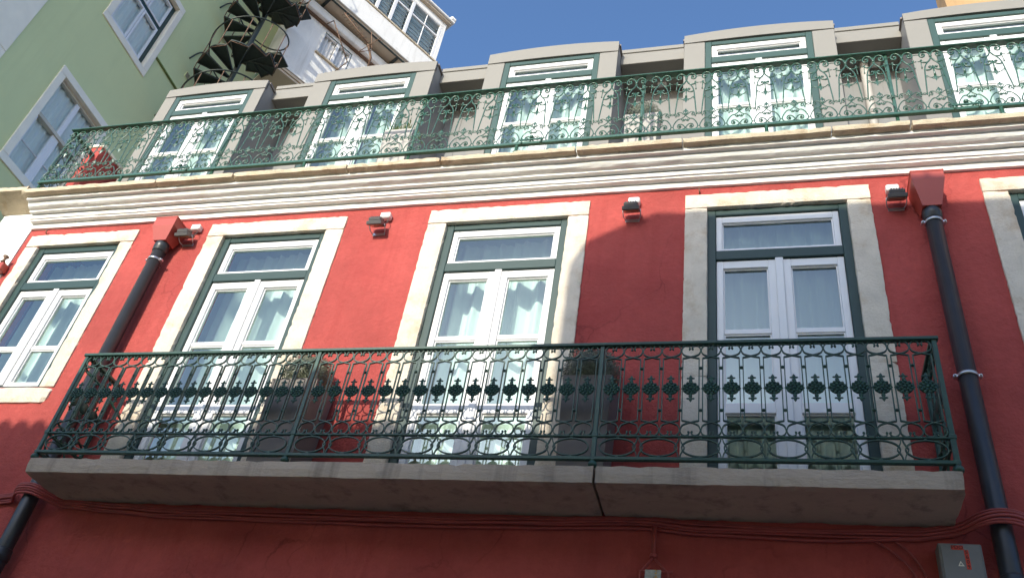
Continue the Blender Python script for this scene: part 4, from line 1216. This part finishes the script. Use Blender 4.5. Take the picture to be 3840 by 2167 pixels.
# ================================================================== spiral staircase
AX, AY, SR = -10.246, 3.573, .72
SP = empty('spiral_staircase', (AX, AY, 11.0), 'black iron spiral staircase climbing between the green and white buildings', 'staircase')
ZS0, ZS1 = 11.9, 20.2
MB().lathe([(.055, 0), (.055, ZS1 - ZS0)], (AX, AY, ZS0), 12).build('newel', M['black'], SP)
NT = 11; PITCH = 1.84; rise = PITCH / NT
ZN = 14.40     # height of the tread that faces the street
tm = MB()
da = 2 * math.pi / NT * .90
seg = 4
V = []; F = []
for r_ in (.05, SR):
    for j in range(seg + 1):
        a = -da / 2 + da * j / seg
        for z in (0, .03): V.append((r_ * math.cos(a), r_ * math.sin(a), z))
K = (seg + 1) * 2
for j in range(seg):
    a = j * 2; b = a + 2
    F += [(a, b, b + 1, a + 1), (K + a, K + a + 1, K + b + 1, K + b), (a, K + a, K + b, b), (a + 1, b + 1, K + b + 1, K + a + 1)]
F += [(0, 1, K + 1, K), (seg * 2, K + seg * 2, K + seg * 2 + 1, seg * 2 + 1)]
tm.add(V, F)
# downturned lips
for s in (-1, 1):
    a = s * da / 2
    c0, s0 = math.cos(a), math.sin(a)
    tm.tube([(.06 * c0, .06 * s0, -.01), (SR * c0, SR * s0, -.01)], .014, 5)
tm_me = tm.mesh('tread', M['black'])
ba = MB().tube([(SR - .01, 0, -.02), (SR - .01, 0, .92)], .011, 6); ba_me = ba.mesh('baluster', M['rust'])
k0 = int((ZS0 - ZN) / rise); k1 = int((ZS1 - 1 - ZN) / rise)
hp = []; sp = []
for k in range(k0, k1 + 1):
    a = -math.pi / 2 + 2 * math.pi * k / NT; z = ZN + k * rise
    o = inst(tm_me, 'tread', SP, (AX, AY, z)); o.rotation_euler.z = a
    o = inst(ba_me, 'baluster', SP, (AX, AY, z)); o.rotation_euler.z = a
    hp.append((AX + (SR) * math.cos(a), AY + (SR) * math.sin(a), z + .92))
    sp.append((AX + (SR) * math.cos(a - da / 2), AY + SR * math.sin(a - da / 2), z - .02)); sp.append((AX + SR * math.cos(a + da / 2), AY + SR * math.sin(a + da / 2), z - .02))
MB().tube(hp, .017, 6, 4).build('handrail', M['black'], SP)
MB().tube(sp, .010, 5, 1).build('outer_string', M['rust'], SP)
for z in (13.11, 14.95, 16.79):      # curved stays to the green wall
    MB().tube([(AX - .70, AY, z), (AX - .735, AY - .18, z - .02), (GX + .03, AY - .38, z - .22), (GX + .01, AY - .52, z - .60)], .016, 6, 4).build('wall_stay', M['black'], SP)
for z in (15.55, 17.39):             # landings reaching the white building
    q = MB(); q.box(AX + .05, AX + .55, AY + .35, AY + .75, z, z + .03)
    q.tube([(AX + .75, AY + .2, z - .35), (AX + .3, AY + .3, z - .05)], .02, 6)
    q.build('landing', M['black'], SP)

# ================================================================== ochre building far right
OB = empty('ochre_building', (6, 8, -1.6), 'ochre rendered taller building peeking over the roof at top right', 'building')
MB().rough(4.23, 5.42, 6.0, 6.5, -1.6, 24, cell=.5, amp=.04, chip=.05, seed=3).build('wall', M['ochre'], OB)
MB().box(5.425, 10, 5.95, 6.6, -1.6, 24).build('pier', M['gstone'], OB)

# ================================================================== houses across the street (behind the camera: they shade and are mirrored in the glass)
OH = empty('low_house_opposite', (-8, -9, -1.6), 'low olive house with a clay tile eave across the street', 'building')
EZ, EY = 6.33, -7.20
MB().box(-22, -2.94, -14, -7.55, -1.6, EZ - .085).build('wall', M['oppo'], OH)
rf = MB()
rf.add([(-22, EY, EZ - .06), (-2.94, EY, EZ - .06), (-2.94, -12, EZ + .7), (-22, -12, EZ + .7)], [(0, 1, 2, 3)])
rf.add([(-22, EY, EZ - .09), (-2.94, EY, EZ - .09), (-2.94, -7.55, EZ - .09), (-22, -7.55, EZ - .09)], [(3, 2, 1, 0)])
rf.add([(-22, EY, EZ - .09), (-2.94, EY, EZ - .09), (-2.94, EY, EZ - .06), (-22, EY, EZ - .06)], [(0, 1, 2, 3)])
x = -14.0
while x < -3.0:
    V = []; F = []
    for j in range(7):
        a = math.pi * j / 6
        for (yy, zo) in ((EY + .03, 0), (EY - 1.6, .25)):
            V.append((x + .092 * math.cos(a), yy, EZ - .075 + zo + .105 * math.sin(a)))
    for j in range(6): F.append((j * 2, j * 2 + 1, j * 2 + 3, j * 2 + 2))
    F.append((0, 2, 4, 6, 8, 10, 12))
    rf.add(V, F, True); x += .195
rf.build('roof', M['tile'], OH)
TH = empty('tall_house_opposite', (4, -9, -1.6), 'taller olive house with planted parapet across the street', 'building')
DY = 7.5
def shp(X, Zw): return (X - .18 * DY, Zw + .365 * DY)
pts = [(-1.60, 2.0), (-1.575, 5.383), (-1.434, 5.70), (-1.146, 5.86), (-.80, 6.02), (-.55, 5.99), (1.0, 5.975), (2.2, 5.93), (4.5, 5.9), (9, 5.9)]
poly = [shp(*p_) for p_ in pts]
poly = [(poly[0][0], -1.6)] + poly[1:] + [(poly[-1][0], -1.6)]
MB().prism(poly, -13, -7.5, lambda u, v, w_: (u, w_, v)).build('wall', M['oppo'], TH)
rnd = random.Random(9)
ORD = ('first', 'second', 'third', 'fourth', 'fifth', 'sixth', 'seventh', 'eighth')
for k in range(8):
    cx_ = -1.3 + .75 * k + rnd.uniform(-.1, .1)
    r_ = rnd.uniform(.16, .22)
    s_ = empty('parapet_shrub', (cx_, -7.8, 8.62), ORD[k] + ' rounded shrub from the left corner of the parapet across the street', 'shrub', 'shrubs on the opposite parapet')
    leaf_ball((cx_, -7.85, 8.62), r_, 260, .07, 20 + k).build('foliage', M['box_leaf'], s_)
